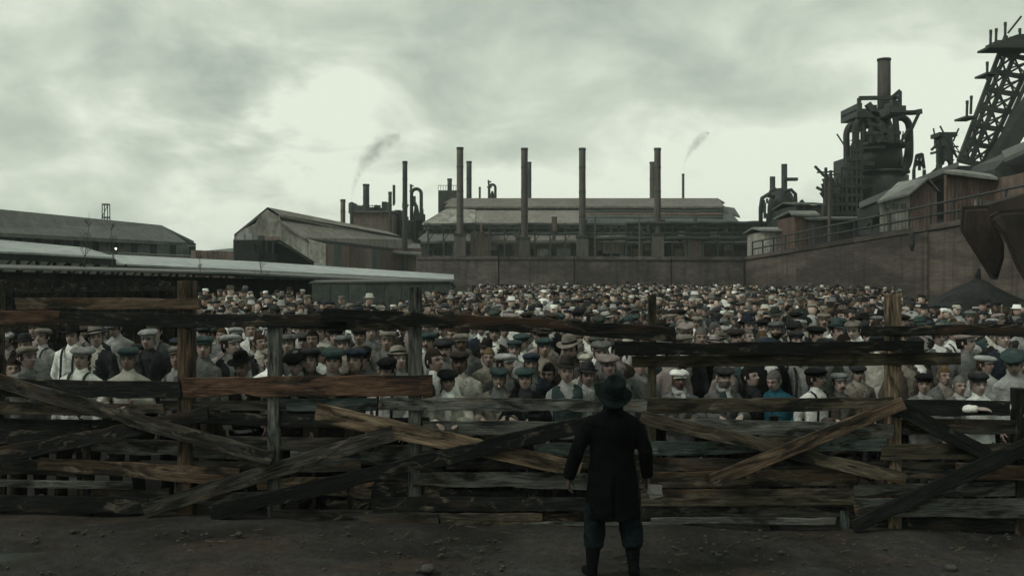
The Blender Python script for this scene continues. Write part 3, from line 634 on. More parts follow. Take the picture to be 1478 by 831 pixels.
# dark board wall behind the left heads
bw = thing('board_wall', 'dark board wall behind the heads at the far left', 'wall')
n = 34
for i in range(n):
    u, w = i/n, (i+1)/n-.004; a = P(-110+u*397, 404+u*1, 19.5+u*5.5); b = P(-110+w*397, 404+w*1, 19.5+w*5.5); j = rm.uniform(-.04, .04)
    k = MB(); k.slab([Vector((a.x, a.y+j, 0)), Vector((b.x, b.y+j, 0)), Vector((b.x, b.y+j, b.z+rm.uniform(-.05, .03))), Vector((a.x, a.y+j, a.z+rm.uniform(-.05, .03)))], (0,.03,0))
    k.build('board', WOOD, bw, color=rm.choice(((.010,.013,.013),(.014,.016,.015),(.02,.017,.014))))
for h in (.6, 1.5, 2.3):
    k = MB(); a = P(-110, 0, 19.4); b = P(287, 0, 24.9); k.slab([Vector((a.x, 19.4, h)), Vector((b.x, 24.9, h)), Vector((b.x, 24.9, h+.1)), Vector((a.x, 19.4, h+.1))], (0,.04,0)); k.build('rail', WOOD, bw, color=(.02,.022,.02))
settle(bw, (P(90, 0, 22).x, 22, 0))
# grey flat slab-roofed wagon in the crowd
wg = thing('freight_wagon', 'low flat-topped grey wagon standing in the crowd below the canopy', 'wagon')
a = P(450, 407, 40); b = P(650, 405, 44)
GREYP = surf('grey_canvas', (.075, .085, .08), (.10, .11, .10), .8)
for i in range(8):
    u, w = i/8, (i+1)/8-.003; p = a.lerp(b, u); q = a.lerp(b, w)
    k = MB(); k.slab([Vector((p.x, p.y, .9)), Vector((q.x, q.y, .9)), Vector((q.x, q.y, q.z-.08)), Vector((p.x, p.y, p.z-.08))], (-.1,2.4,0)); k.build('side_board', GREYP, wg)
k = MB(); k.slab([a+Vector((-.1,-.1,-.07)), b+Vector((.1,-.1,-.07)), b+Vector((.1,2.6,0)), a+Vector((-.1,2.6,0))], (0,0,.07)); k.build('lid', ROOFG, wg)
for u in (.1, .22, .78, .9):
    p = a.lerp(b, u); k = MB(); k.tube([(p.x, p.y-.05, .42), (p.x, p.y+.08, .42)], .42, 16); k.build('wheel', DARK, wg)
k = MB(); k.slab([Vector((a.x, a.y+.1, .75)), Vector((b.x, b.y+.1, .75)), Vector((b.x, b.y+.1, .9)), Vector((a.x, a.y+.1, .9))], (0,2.2,0)); k.build('underframe', DARK, wg)
settle(wg, ((a.x+b.x)/2, 42, 0))

# ------------------------------------------------------------------ right: furnaces and sheds
def mini_furnace():
    t = thing('blast_furnace', 'small far blast furnace with two dark stacks, right of the mill', 'blast furnace'); D = 140
    for px, w, y in ((1115, 8, 255), (1132, 8.5, 237)):
        a = P(px, y, D); k = MB(); k.tube([(a.x, D, 0), a], w/2/F*D, 14); k.build('stack', FURN, t, True)
    k = MB(); c = P(1128, 278, D); s = D/F
    k.tube([(c.x, D, 0), P(1128, 300, D), P(1128, 290, D), P(1128, 280, D), P(1128, 272, D)], [x*s for x in (20, 20, 19, 15, 8)], 16); k.build('shell', FURN, t, True)
    for pts, r in (([P(1118,285,D-2), P(1108,281,D-2), P(1100,286,D-2), P(1098,300,D-2), P(1098,330,D-2)], 3), ([P(1132,276,D-2), P(1142,274,D-2), P(1148,280,D-2), P(1149,300,D-2), P(1150,330,D-2)], 2.6), ([P(1108,285,D-3), P(1112,276,D-3), P(1120,272,D-3)], 2)):
        k = MB(); k.tube(pts, r*s, 10, ref=(0,1,0)); k.build('gas_pipe', FURN, t, True)
    k = MB(); k.box((P(1126,0,D).x, D-2, c.z+1.5), (P(1146,0,D).x, D-1, c.z+1.9)); k.build('platform', DARK, t)
    for i in range(30):
        a = P(rm.uniform(1100, 1150), rm.uniform(284, 330), D-rm.uniform(1, 3)); b = a+Vector((rm.choice((0, 0, rm.uniform(-1.5, 1.5))), 0, rm.uniform(-3, .6))); k = MB(); k.beam(a, b, rm.uniform(.2, .5)); k.build('girder', DARK, t)
    settle(t, (c.x, D, 0))
mini_furnace()
def shed(label, x0, x1, yt, yb, D, depth, mw, mr, ridge=None, skew=0, slats=5, name='shed'):
    t = thing(name, label, 'shed'); a = P(x0, yt, D); b = P(x1, yt, D)
    n = slats
    for i in range(n):
        u, w = i/n, (i+1)/n-.01; k = MB(); p = a.lerp(b, u); q = a.lerp(b, w); pr = rm.uniform(0, .06)
        k.box((p.x, D-pr, 0), (q.x, D+.3, p.z)); k.build('wall_sheet', mw, t)
    k = MB(); k.box((a.x, D+.31, 0), (b.x, D+depth, a.z-.02)); k.build('wall', mw, t)
    rz = P(0, ridge or yt-5, D).z; k = MB(); o_ = .3
    k.slab([Vector((a.x-o_, D-.3, a.z)), Vector((b.x+o_, D-.3, a.z)), Vector((b.x+o_+skew, D+depth/2, rz)), Vector((a.x-o_+skew, D+depth/2, rz))], (0,0,.15)); k.build('roof', mr, t)
    k = MB(); k.slab([Vector((a.x-o_, D+depth+.3, a.z)), Vector((b.x+o_, D+depth+.3, a.z)), Vector((b.x+o_+skew, D+depth/2+.02, rz)), Vector((a.x-o_+skew, D+depth/2+.02, rz))], (0,0,.15)); k.build('roof', mr, t)
    settle(t, ((a.x+b.x)/2, D, 0)); return t
shed('pale sheet shed on the wall near its far corner', 1103, 1146, 334, 360, 84, 6, PALE, ROOFM, 328)
shed('narrow reddish shed with pale roof beside the pale sheet shed', 1147, 1176, 312, 345, 80, 5, RUST, ROOFM, 304, .5, 4)
shed('dark shed between the two furnaces, above the pale sheds', 1150, 1186, 296, 345, 100, 8, FURN, ROOFG, 290)
shed('low dark shed behind the right wall railing', 1176, 1268, 318, 350, 78, 6, FURN, ROOFG, 312, 0, 8)
# gabled tin shed at 1270-1350
t = thing('tin_shed', 'gabled tin shed with pale sloping roof above the right wall', 'shed'); D = 56
quad([(1270,292,D),(1313,283,D),(1313,330,D),(1270,335,D)], (.1,.3,0), PALE, t, 'side_wall')
quad([(1313,283,D),(1336,262,D-.02),(1352,276,D-.04),(1352,330,D-.04),(1313,330,D)], (0,.3,0), PINK, t, 'gable')
quad([(1266,294,D-.3),(1313,282,D-.5),(1340,259,D-.2),(1296,266,D+4)], (0,0,.12), ROOFM, t)
quad([(1340,259,D-.25),(1356,277,D-.5),(1330,272,D+5),(1300,264,D+4)], (0,0,.1), ROOFG, t)
for x in (1279, 1290, 1301): quad([(x,294,D-.12),(x+7,292.6,D-.12),(x+7,300,D-.12),(x,301,D-.12)], (0,.1,0), GLASSD, t, 'window')
settle(t, (P(1310,0,D).x, D, 0))
t = thing('rust_shed', 'faded red sheet shed with pale flat roof below the ore bridge', 'shed'); D = 52
for i in range(9):
    xa = 1366+i*8; quad([(xa,252+i*.9,D-rm.uniform(0,.05)),(xa+7.8,252.9+i*.9,D),(xa+7.8,330,D),(xa,330,D)], (0,.3,0), RUST, t, 'wall_sheet')
quad([(1362,250,D-.4),(1440,260,D-.4),(1430,255,D+3),(1380,248,D+3)], (0,0,.14), ROOFM, t)
quad([(1438,258,D-.1),(1520,240,D-4),(1520,330,D-4),(1438,330,D-.1)], (0,.3,0), RUST, t, 'annex_wall')
for x, y in ((1407,288),(1420,290),(1452,278)): quad([(x,y,D-.3),(x+9,y-1,D-.3),(x+9,y+13,D-.3),(x,y+13,D-.3)], (0,.1,0), GLASSD if x != 1407 else PALE, t, 'window')
settle(t, (P(1400,0,D).x, D, 0))
t = thing('conveyor_house', 'long dark sloping conveyor roof behind the tin shed', 'conveyor'); D = 70
quad([(1240,300,D+6),(1300,276,D+2),(1384,240,D),(1384,233,D+4),(1300,266,D+6),(1240,292,D+10)], (0,0,-.3), FURN, t)
quad([(1240,301,D+5.8),(1300,277,D+1.8),(1384,241,D-.2),(1450,241,D-.2),(1450,330,D-.2),(1240,340,D+5.8)], (.0,.4,0), DARK, t, 'side_wall')
k = MB(); k.slab([P(1446,218,60), P(1540,178,58), P(1540,188,56), P(1450,228,57)], (0,0,-.25)); k.build('hood', ROOFG, t)
k = MB(); k.slab([P(1436,244,61), P(1450,230,60.5), P(1540,190,59), P(1540,330,59), P(1436,330,61)], (0,4,0)); k.build('housing', DARK, t)
settle(t, (P(1380,0,D).x, D, 0))

def big_furnace():
    D = 108; s = D/F; t = thing('blast_furnace', 'huge dark blast furnace with one tall stack and looping gas pipes', 'blast furnace')
    def part(name, pts, rad, n=20, m=FURN): k = MB(); k.tube(pts, [r*s for r in rad], n, ref=(1,0,0) if abs(Vector(pts[-1]).x-Vector(pts[0]).x) < 3 else (0,1,0)); return k.build(name, m, t, True)
    c = lambda px, py, dd=0: P(px, py, D+dd)
    part('stack', [c(1276,180), c(1276,86)], (9.4, 9), 20, surf('furnace_stack', (.036, .038, .036), (.06, .058, .052), .3, (1,1,.3), (.018, .018, .018)))
    part('stack_cap', [c(1276,88), c(1276,85)], (9.8, 9.8), 20, DARK)
    part('shell', [Vector((c(1273,0).x, D, 0)), c(1273,290), c(1273,262), c(1273,250)], (44, 40, 36, 33), 28)
    part('shell_ring', [c(1273,251), c(1273,247)], (38, 38), 28, DARK)
    part('shell', [c(1273,250), c(1273,214)], (31, 27), 28)
    part('gallery', [c(1271,214), c(1271,208)], (35, 36), 28, DARK)
    part('throat', [c(1272,210), c(1272,196), c(1274,182), c(1275,172)], (27, 22, 15, 10), 20)
    k = MB()
    for i in range(28):
        a = 2*math.pi*i/28; p = c(1271,208)+Vector((35*s*math.cos(a), 35*s*math.sin(a), 0)); k.beam(p, p+Vector((0,0,1.1)), .09)
    k.build('gallery_railing', DARK, t)
    # looping gas pipes
    def loop(pts, r, dd, name='gas_pipe'):
        q = []
        P_ = [c(x, y, dd) for x, y in pts]
        for i in range(len(P_)-1):
            for j in range(6):
                u = j/6; p0 = P_[max(0, i-1)]; p1 = P_[i]; p2 = P_[i+1]; p3 = P_[min(len(P_)-1, i+2)]
                q.append(.5*((2*p1)+(p2-p0)*u+(2*p0-5*p1+4*p2-p3)*u*u+(3*p1-p0-3*p2+p3)*u**3))
        q.append(P_[-1]); k = MB(); k.tube(q, r*s, 12, ref=(0,1,0)); k.build(name, FURN, t, True)
    loop(((1262,176),(1248,170),(1237,178),(1235,195),(1236,260)), 5, -3)
    loop(((1240,178),(1228,181),(1222,192),(1222,215),(1222,262)), 4.6, -1)
    loop(((1290,172),(1302,170),(1311,178),(1313,196),(1313,225),(1309,240),(1300,252)), 5, -2)
    loop(((1257,170),(1257,190),(1257,208)), 4, -3.2, 'uptake'); loop(((1292,168),(1294,190),(1294,208)), 4.2, -3.2, 'uptake'); loop(((1246,176),(1246,205)), 4, -3, 'uptake')
    loop(((1298,162),(1312,163),(1327,162)), 3.6, -2, 'bleeder_pipe'); 
    for a, b, w in (((1327,162),(1315,188),.28),((1327,165),(1326,158),.5),((1240,142),(1300,141),.4),((1240,142),(1240,165),.35),((1299,132),(1299,155),.3),((1285,143),(1299,131),.35),((1236,166),(1268,166),.6),((1284,158),(1306,158),.7),((1262,152),(1262,168),.4),((1252,150),(1268,172),.6),((1290,140),(1290,162),.4),((1266,182),(1288,206),.35),((1288,182),(1266,206),.35),((1250,192),(1300,192),.3),((1300,206),(1311,186),.25),((1302,240),(1312,205),.22),((1304,246),(1308,212),.22)):
        k = MB(); k.beam(c(*a, -3.4), c(*b, -3.4), w); k.build('girder', DARK, t)
    for (xa, xb, ya, yb) in ((1236,1250,158,168),(1250,1262,162,182),(1281,1300,154,166),(1288,1296,146,156),(1268,1288,186,206),(1255,1268,166,178),(1236,1242,150,160)):
        k = MB(); a = c(xa, ya, -3); b = c(xb, yb, -3); k.box((a.x, D-3.5, b.z), (b.x, D+2, a.z)); k.build('housing', DARK, t)
    rf = random.Random(8)
    # stair tower and clutter at left
    for li, y in enumerate(range(204, 330, 13)):
        xl = 1232-(y-204)*.36; k = MB(); a = c(xl, y, -5); b_ = c(1246, y, -5); k.beam(a, b_, .3); k.beam(a+Vector((0,0,1)), b_+Vector((0,0,1)), .1); k.beam(c(xl+(li % 2)*10, y, -5), c(xl+10-(li % 2)*10, min(y+13, 326), -5), .16); k.build('stair_landing', DARK, t)
    for q, x in enumerate(range(1194, 1246, 7)):
        yt = 204+max(0, (1232-x))/.36*.8; k = MB(); a = c(x, yt, -5); k.beam((a.x, a.y, 0), a, .24); k.build('stair_post', DARK, t)
    for i in range(110):
        u = rf.random(); x = 1188+u*48; ytop = 300-u*95+rf.uniform(0, 60); a = c(x, min(330, ytop), rf.uniform(-5, 3)); kind = rf.random()
        if kind < .4: b = a+Vector((0, 0, -rf.uniform(1.5, 5)))
        elif kind < .75: b = a+Vector((rf.uniform(1, 3.5), 0, rf.uniform(-.2, .2)))
        else: b = a+Vector((rf.uniform(-2.5, 2.5), 0, rf.uniform(1, 3)))
        k = MB(); k.beam(a, b, rf.uniform(.12, .42)); k.build('girder', DARK, t)
    for i in range(26):
        u = rf.random(); x = 1196+u*42; y = 305-u*75+rf.uniform(0, 60); a = c(x, min(325, y), rf.uniform(-3, 4)); w = rf.uniform(.5, 1.8); k = MB(); k.box(a, a+Vector((w, 1.5, w*rf.uniform(.5, 1.3)))); k.build('housing', rf.choice((DARK, FURN, TEAL)), t)
    for (xa, xb, yt) in ((1212,1240,262),(1196,1232,292),(1228,1246,225),(1300,1312,252)): 
        a = c(xa, yt, 3); b = c(xb, yt, 3); k = MB(); k.box((a.x, D+3, 0), (b.x, D+9, a.z)); k.build('casing', FURN, t)
    for (x, y) in ((1192,242),(1199,246)):
        a = c(x, y, -6); k = MB(); k.beam((a.x, a.y, 0), a, .25); k.beam(a+Vector((-.9,0,-.5)), a+Vector((.9,0,-.4)), .15); k.build('mast', DARK, t)
    settle(t, (c(1273,0).x, D, 0))
big_furnace()

def hoist():
    t = thing('ore_bridge', 'steep latticed ore bridge leg with platforms at the right edge', 'ore bridge'); rf = random.Random(4)
    lines = [((1384,232),(1452,52),86),((1400,236),(1474,56),86),((1418,238),(1500,62),86),((1392,232),(1460,54),93),((1428,238),(1508,60),93)]
    ch = []
    for (a, b, D) in lines:
        A = P(*a, D); B = P(*b, D); ch.append((A, B)); k = MB(); k.beam(A, B, .34, .3); k.build('chord', DARK, t)
    n = 7
    for (i, j) in ((0,1),(1,2),(3,4)):
        for q in range(n):
            u, w = q/n, (q+1)/n; a, b = ch[i][0].lerp(ch[i][1], u), ch[j][0].lerp(ch[j][1], w)
            k = MB(); k.beam(a, b, .17); k.build('lattice_bar', DARK, t)
            k = MB(); k.beam(ch[j][0].lerp(ch[j][1], u), ch[i][0].lerp(ch[i][1], w), .13); k.build('lattice_bar', DARK, t)
            k = MB(); k.beam(ch[i][0].lerp(ch[i][1], u), ch[j][0].lerp(ch[j][1], u), .3); k.build('lattice_bar', DARK, t)
    k = MB(); k.slab([P(1424,244,84), P(1450,244,84), P(1520,128,84), P(1520,88,84)], (0,1.6,0)); k.build('girder_plate', DARK, t)
    k = MB(); k.slab([P(1405,238,85), P(1470,236,85), P(1478,250,85), P(1400,252,85)], (0,5,0)); k.build('deck', DARK, t)
    for (xa, xb, y, h) in ((1394,1412,167,3),(1424,1440,104,3),(1428,1540,66,3),(1440,1540,58,8)):
        a = P(xa, y, 84); b = P(xb, y+h, 84); k = MB(); k.box((a.x, 84, b.z), (b.x, 86.2, a.z)); k.build('platform', DARK, t)
    k = MB(); k.slab([P(1436,66,84.1), P(1452,56,84.1), P(1468,50,84.1), P(1540,44,84.1), P(1540,66,84.1)], (0,2.5,0)); k.build('cabin', DARK, t)
    for x, y in ((1430,46),(1438,44),(1451,35),(1396,148),(1402,141),(1425,92),(1472,44)):
        a = P(x, y, 84.4); k = MB(); k.beam(a, P(x+rf.uniform(-1, 1), y+24, 84.4), .16); k.tube([a+Vector((0,0,-.15)), a+Vector((0,0,.15))], .13, 8); k.build('lamp_mast', DARK, t)
    k = MB(); k.beam(P(1455,48,84.4), P(1474,24,84.4), .14); k.build('boom', DARK, t)
    for i in range(12):
        a = P(1394+i*1.6, 160, 84.2); k = MB(); k.beam(a, a+Vector((0,0,-.5)), .06)
    settle(t, (P(1430,0,86).x, 86, 0)); t.location.z = 0
    # feet carry it down behind the sheds
    for x in (1388, 1420, 1450):
        a = P(x, 240, 88); k = MB(); k.beam((a.x, 88, 0), a, .9); o = k.build('leg', DARK, t); o.location = Vector((0,0,0))-t.location
hoist()
t = thing('loading_tower', 'small dark loading tower left of the ore bridge foot', 'tower'); rf = random.Random(6); D = 80
for x in (1356, 1372): a = P(x, 205, D); k = MB(); k.beam((a.x, D, 0), a, .3); k.build('leg', DARK, t)
for (xa, xb, ya, yb) in ((1352,1378,192,198),(1357,1371,198,212),(1360,1368,212,232)):
    a = P(xa, ya, D); b = P(xb, yb, D); k = MB(); k.box((a.x, D-.5, b.z), (b.x, D+1.2, a.z)); k.build('housing', DARK, t)
for i in range(24):
    a = P(rf.uniform(1350, 1382), rf.uniform(192, 238), D+rf.uniform(-1, 1)); k = MB(); k.beam(a, a+Vector((rf.uniform(-1.2, 1.2), 0, rf.uniform(-1.5, 1.5))), rf.uniform(.06, .2)); k.build('girder', DARK, t)
settle(t, (P(1364,0,D).x, D, 0))
t = thing('pylon', 'small open pylon between the blast furnace and loading tower', 'pylon'); D = 95
for a, b in (((1319,246),(1323,224)),((1334,244),(1331,222)),((1323,224),(1331,222)),((1320,240),(1333,232)),((1333,240),(1321,232)),((1327,246),(1327,224))):
    k = MB(); k.beam(P(*a, D), P(*b, D), .22); k.build('girder', DARK, t)
for x in (1319, 1334): a = P(x, 245, D); k = MB(); k.beam((a.x, D, 0), a, .25); k.build('leg', DARK, t)
settle(t, (P(1327,0,D).x, D, 0))
# hanging ore chutes in front of the right wall
def chute(label, prof, D, depth):
    t = thing('ore_chute', label, 'chute', group='rusty chutes hanging at the right wall'); pts = [P(x, y, D) for x, y in prof]
    c = sum(pts, Vector())/len(pts); k = MB(); n = len(pts)
    back = [Vector((q.x*(D+depth)/D, D+depth, CH+(q.z-CH)*(D+depth)/D)) for q in (c.lerp(p, .84) for p in pts)]; mid = [c.lerp(p, .90)+Vector((0,-depth*.12,0)) for p in pts]
    k.add(pts+back+mid, [(i, (i+1)%n, (i+1)%n+n, i+n) for i in range(n)]+[tuple(range(n, 2*n))[::-1]]+[(i, (i+1)%n, (i+1)%n+2*n, i+2*n) for i in range(n)]+[tuple(range(2*n, 3*n))])
    k.build('hopper_shell', HOP, t)
    for i in range(n):
        k = MB(); k.beam(pts[i]+Vector((0,-.03,0)), pts[(i+1)%n]+Vector((0,-.03,0)), .09); k.build('edge_angle', HOP, t)
    
    settle(t, (c.x, D, 0))
chute('left of the two rusty hanging chutes, pointing down at the coal heap', [(1389,300),(1424,298),(1436,330),(1446,352),(1446,372),(1437,402),(1431,400),(1402,354),(1388,332)], 33.5, .9)
chute('right rusty chute at the picture edge, beside the other', [(1428,314),(1440,306),(1520,300),(1520,440),(1480,404),(1467,382),(1455,352),(1445,335)], 32.0, 1.0)
k = MB(); k.slab([P(1425,296,34.6), P(1540,262,32.6), P(1540,300,32.6), P(1425,312,34.6)], (0,1,0)); tag(k.build('chute_beam', HOP), 'rusty beam from which the two chutes hang', 'beam')
# coal heap
pc = P(1410, 400, 36); cm = MB(); n, m_ = 48, 14; rg = []
for j in range(m_+1):
    u = j/m_; r_ = 5.2*u; ring = []
    for i in range(n):
        a = 2*math.pi*i/n; rr = r_*(1+.10*mnoise.noise((math.cos(a)*1.2, math.sin(a)*1.2, 3))); z = pc.z*(1-u)**1.05+.13*mnoise.noise((rr*math.cos(a)*1.6, rr*math.sin(a)*1.6, 0))*(.3+u)+.05*mnoise.noise((rr*math.cos(a)*6, rr*math.sin(a)*6, 0))
        ring.append(Vector((pc.x+max(.02, rr)*math.cos(a), 36+max(.02, rr)*.8*math.sin(a), z if j < m_ else -.2)))
    rg.append(ring)
cm.rings(rg[::-1]); o = cm.build('coal_heap', COAL, smooth=True); tag(stuff(o), 'cone of grey coal heaped below the chutes', 'coal heap')
k = MB(); k.tube([pc+Vector((.05,0,-.2)), pc+Vector((.04,0,.1)), pc+Vector((.08,0,.3))], [.11, .1, .05], 8); tag(k.build('stake', DARK2), 'short dark stake on top of the coal heap', 'stake')

# bare trees at left
def tree(px, ytop, D, label, seed, spread=.5):
    t = thing('bare_tree', label, 'tree', group='bare saplings near the left canopies'); rt = random.Random(seed); top = P(px, ytop, D); base = Vector((top.x, D, 0)); H = top.z
    tk = MB(); pts = [base+Vector((.12*math.sin(i*.9+seed), 0, H*i/8)) for i in range(9)]; tk.tube(pts, [.045*(1-i/9.) for i in range(9)], 6); tk.build('trunk', DARK, t)
    tw_ = MB()
    def br(p, d, l, r, k):
        q = p+d*l; tw_.tube([p, p.lerp(q, .5)+Vector((rt.uniform(-.05,.05), 0, .04)), q], [r, r*.7, r*.4], 4)
        if k:
            for _ in range(3): br(p.lerp(q, rt.uniform(.4, 1)), (d+Vector((rt.uniform(-.7,.7), rt.uniform(-.6,.6), rt.uniform(-.1,.6)))).normalized(), l*.6, r*.6, k-1)
    for i in range(22):
        u = rt.uniform(.35, .98); a = rt.uniform(0, 6.3); br(pts[min(7, int(u*8))], Vector((math.cos(a)*spread, math.sin(a)*spread, .8)).normalized(), H*.22*(1.15-u)*.8, .008, 2)
    tw_.build('crown', DARK, t); settle(t, base)
tree(125, 305, 45, 'bare sapling left of the lattice tower', 1); tree(160, 312, 47, 'bare sapling right of the lattice tower', 3)
tree(374, 338, 48, 'bare bush-like sapling before the gabled shed', 4, .7); tree(292, 360, 46, 'low bare bush between warehouse and gabled shed', 5, .7)
# telegraph poles
for px, y, D, lab in ((857+2, 313, 140, 'thin pale pole before the middle of the mill'), (923, 310, 140, 'thin pole left of the rightmost mill stack'), (1197, 262, 75, 'thin pole at the far end of the right wall')):
    a = P(px, y, D); k = MB(); k.tube([(a.x, D, 0), a], [.16, .1], 8); k.box((a.x-.8, D-.06, a.z-.6), (a.x+.8, D+.06, a.z-.48)); tag(k.build('utility_pole', STACKM), lab, 'pole')
# lit lamps seen in the photograph
LM, lt_, lb_ = mat('lit_lamp'); lb_.inputs['Emission Color'].default_value = (1,.95,.8,1); lb_.inputs['Emission Strength'].default_value = 3.
for px, y, D, lab in ((168, 359, 62, 'lit lamp above the left canopy roof'), (945, 346, 146.5, 'lit lamp at the foot of the rightmost mill stack')):
    a = P(px, y, D); t = thing('yard_lamp', lab, 'lamp', (a.x, D, 0)); k = MB(); k.tube([(0,0,0), (0,0,a.z-.1)], .05, 6); k.build('lamp_post', DARK, t); k = MB(); k.ball((0,-.1,a.z), 1.6/F*D, 8, 6); k.build('bulb', LM, t)
# smoke
def smoke(px, py, D, pts, label):
    t = thing('smoke_plume', label, 'smoke', (P(px, py, D).x, D, P(px, py, D).z))
    for f_, dn, sc_ in ((1., .16, .8), (.72, .20, .6), (.42, .26, .5)):
        m = bpy.data.materials.new('smoke'); m.use_nodes = True; tt = m.node_tree; tt.nodes.clear(); g = G(tt)
        v = g.n('ShaderNodeVolumePrincipled'); v.inputs['Color'].default_value = (.30, .33, .32, 1); o_ = g.n('ShaderNodeOutputMaterial'); g.l(v.outputs[0], o_.inputs['Volume'])
        c = coord(g); n = g.noise(c, sc_, 6, .7, 1.2); g.l(g.rng(n, .44, .62, 0., dn), v.inputs['Density'])
        k = MB(); q = [P(a, b, D) for a, b, w in pts]; k.tube(q, [w*f_/F*D for a, b, w in pts], 14, ref=(0,1,0)); k.build('wisp', m, t, True)
    l = t.location.copy()
    for ch in t.children: ch.location = -l
smoke(507, 292, 163, [(507,290,1.5),(509,278,3),(513,262,5),(520,246,8),(528,232,11),(541,218,15),(554,207,15),(568,200,11),(580,195,4)], 'grey smoke drifting up from the stubby furnace house stack')
smoke(986, 251, 195, [(986,250,1.2),(987,240,2.2),(991,228,3.5),(997,216,6),(1006,206,8),(1014,198,8),(1022,192,4)], 'thin smoke drifting right from the thin mill stack')
# ------------------------------------------------------------------ people
V = Vector
HC = V((0, -.012, 1.622))                               # centre of the head
def head_into(m, M):
    rg = []; n, mm = 44, 34
    for k in range(mm+1):
        th = math.pi*(k+.3)/(mm+.6); ring = []
        for i in range(n):
            ph = 2*math.pi*i/n; x = .074*math.sin(th)*math.cos(ph); y = .098*math.sin(th)*math.sin(ph); z = -.122*math.cos(th)
            if z < 0: j = -z/.122; x *= 1-.20*j; y = y*(1-.12*j)-.012*j
            if z > .03: y += .010
            if y < 0:
                g = lambda a, ca, wa, b, cb_, wb: math.exp(-((a-ca)/wa)**2-((b-cb_)/wb)**2)
                y -= .013*g(x,0,.011,z,-.012,.03)+.026*g(x,0,.014,z,-.034,.013)
                y += .014*(g(abs(x),.032,.017,z,-.002,.012))
                y -= .009*math.exp(-((z-.020)/.009)**2)*(abs(x) < .06)
                y -= .007*g(x,0,.026,z,-.066,.006)+.006*g(x,0,.024,z,-.078,.006)-.004*g(x,0,.03,z,-.072,.003)
                y -= .010*g(x,0,.028,z,-.100,.018); y -= .005*g(abs(x),.045,.02,z,-.012,.02)
            ring.append(M @ (HC+V((x, y, z))))
        rg.append(ring)
    m.rings(rg)
    for s in (-1, 1): m.ball(M @ (HC+V((s*.077, .012, -.004))), (.009, .018, .03), 8, 6)
def hand_into(m, w, d, palm, side, curl, sc=1., thumb=None):
    """w wrist, d direction of the hand, palm: palm normal, side: towards the thumb"""
    d = V(d).normalized(); palm = V(palm); palm = (palm-d*palm.dot(d)).normalized(); side = d.cross(palm).normalized() if side > 0 else palm.cross(d).normalized()
    w = V(w); m.tube([w-d*.02, w+d*.03*sc, w+d*.085*sc], [(.024, .019), (.038*sc, .018*sc), (.040*sc, .014*sc)], 10, ref=side)
    for i, (o, l, r) in enumerate(((.030,.072,.0088), (.011,.080,.0092), (-.009,.074,.0088), (-.028,.058,.0078))):
        p = w+d*.078*sc+side*o*sc; pts = [p-d*.02]; dd = d.copy()
        for q in range(3):
            dd = (dd+palm*math.tan(curl*(.7+.3*q)*.9)).normalized() if curl else dd; p = p+dd*l*sc*(.44, .31, .25)[q]; pts.append(p)
        m.tube(pts, [r*sc*1.1, r*sc, r*sc*.95, r*sc*.75], 8, ref=side)
    p = w+d*.02+side*.022*sc; t1 = (side*.75+d*.6+palm*.35).normalized(); t2 = (d+side*.15+palm*(.4+curl*.5)).normalized()
    m.tube([w+d*.01+side*.008, p+t1*.032*sc, p+t1*.032*sc+t2*.036*sc, p+t1*.032*sc+t2*.062*sc], [.016*sc, .0125*sc, .010*sc, .0075*sc], 8)
LEG = lambda s, st: [V((s*.088, .0, .90)), V((s*(.095+st*.3), -.01, .70)), V((s*(.10+st*.7), -.012, .48)), V((s*(.10+st), .012, .30)), V((s*(.10+st*1.2), .02, .09))]
POSES = {                                              # elbows and wrists for left (-) and right (+) arm, hand direction, palm, head turn, lean
 'down': dict(e=((-.235,.03,1.13),(.235,.03,1.13)), w=((-.235,-.05,.88),(.235,-.05,.88)), d=((0,-.1,-1),(0,-.1,-1)), palm=((1,0,0),(-1,0,0)), turn=0, nod=0, curl=.35),
 'turned': dict(e=((-.24,.05,1.14),(.24,.0,1.13)), w=((-.22,-.02,.88),(.22,-.12,.90)), d=((0,0,-1),(-.1,-.3,-1)), palm=((1,0,0),(-1,0,0)), turn=32, nod=-3, curl=.4),
 'bowed': dict(e=((-.23,.04,1.13),(.23,.03,1.13)), w=((-.20,-.10,.90),(.22,-.08,.89)), d=((0,-.3,-1),(0,-.2,-1)), palm=((1,0,0),(-1,0,0)), turn=-18, nod=14, curl=.4),
 'rail': dict(e=((-.27,-.08,1.11),(.27,-.07,1.12)), w=((-.13,-.33,1.165),(.12,-.32,1.18)), d=((.45,-.9,-.25),(-.5,-.85,-.3)), palm=((0,0,-1),(0,0,-1)), turn=4, nod=2, curl=.45),
 'spread': dict(e=((-.37,-.10,1.36),(.37,-.10,1.36)), w=((-.14,-.30,1.385),(.50,-.31,1.20)), d=((1,-.1,-.05),(.15,-.3,-1)), palm=((0,.3,-1),(-1,.3,0)), turn=-4, nod=4, curl=.35),
 'folded': dict(e=((-.29,-.10,1.16),(.29,-.10,1.16)), w=((.05,-.28,1.17),(-.03,-.31,1.21)), d=((1,-.05,-.05),(-1,-.05,-.1)), palm=((0,.3,-1),(0,.3,-1)), turn=-14, nod=3, curl=.35),
}
def head_M(turn, nod):
    c = V((0, .005, 1.50)); return Matrix.Translation(c-V((0,0,.022))) @ Matrix.Rotation(R(turn), 4, 'Z') @ Matrix.Rotation(R(nod-7), 4, 'X') @ Matrix.Scale(1.11, 4) @ Matrix.Translation(-c)
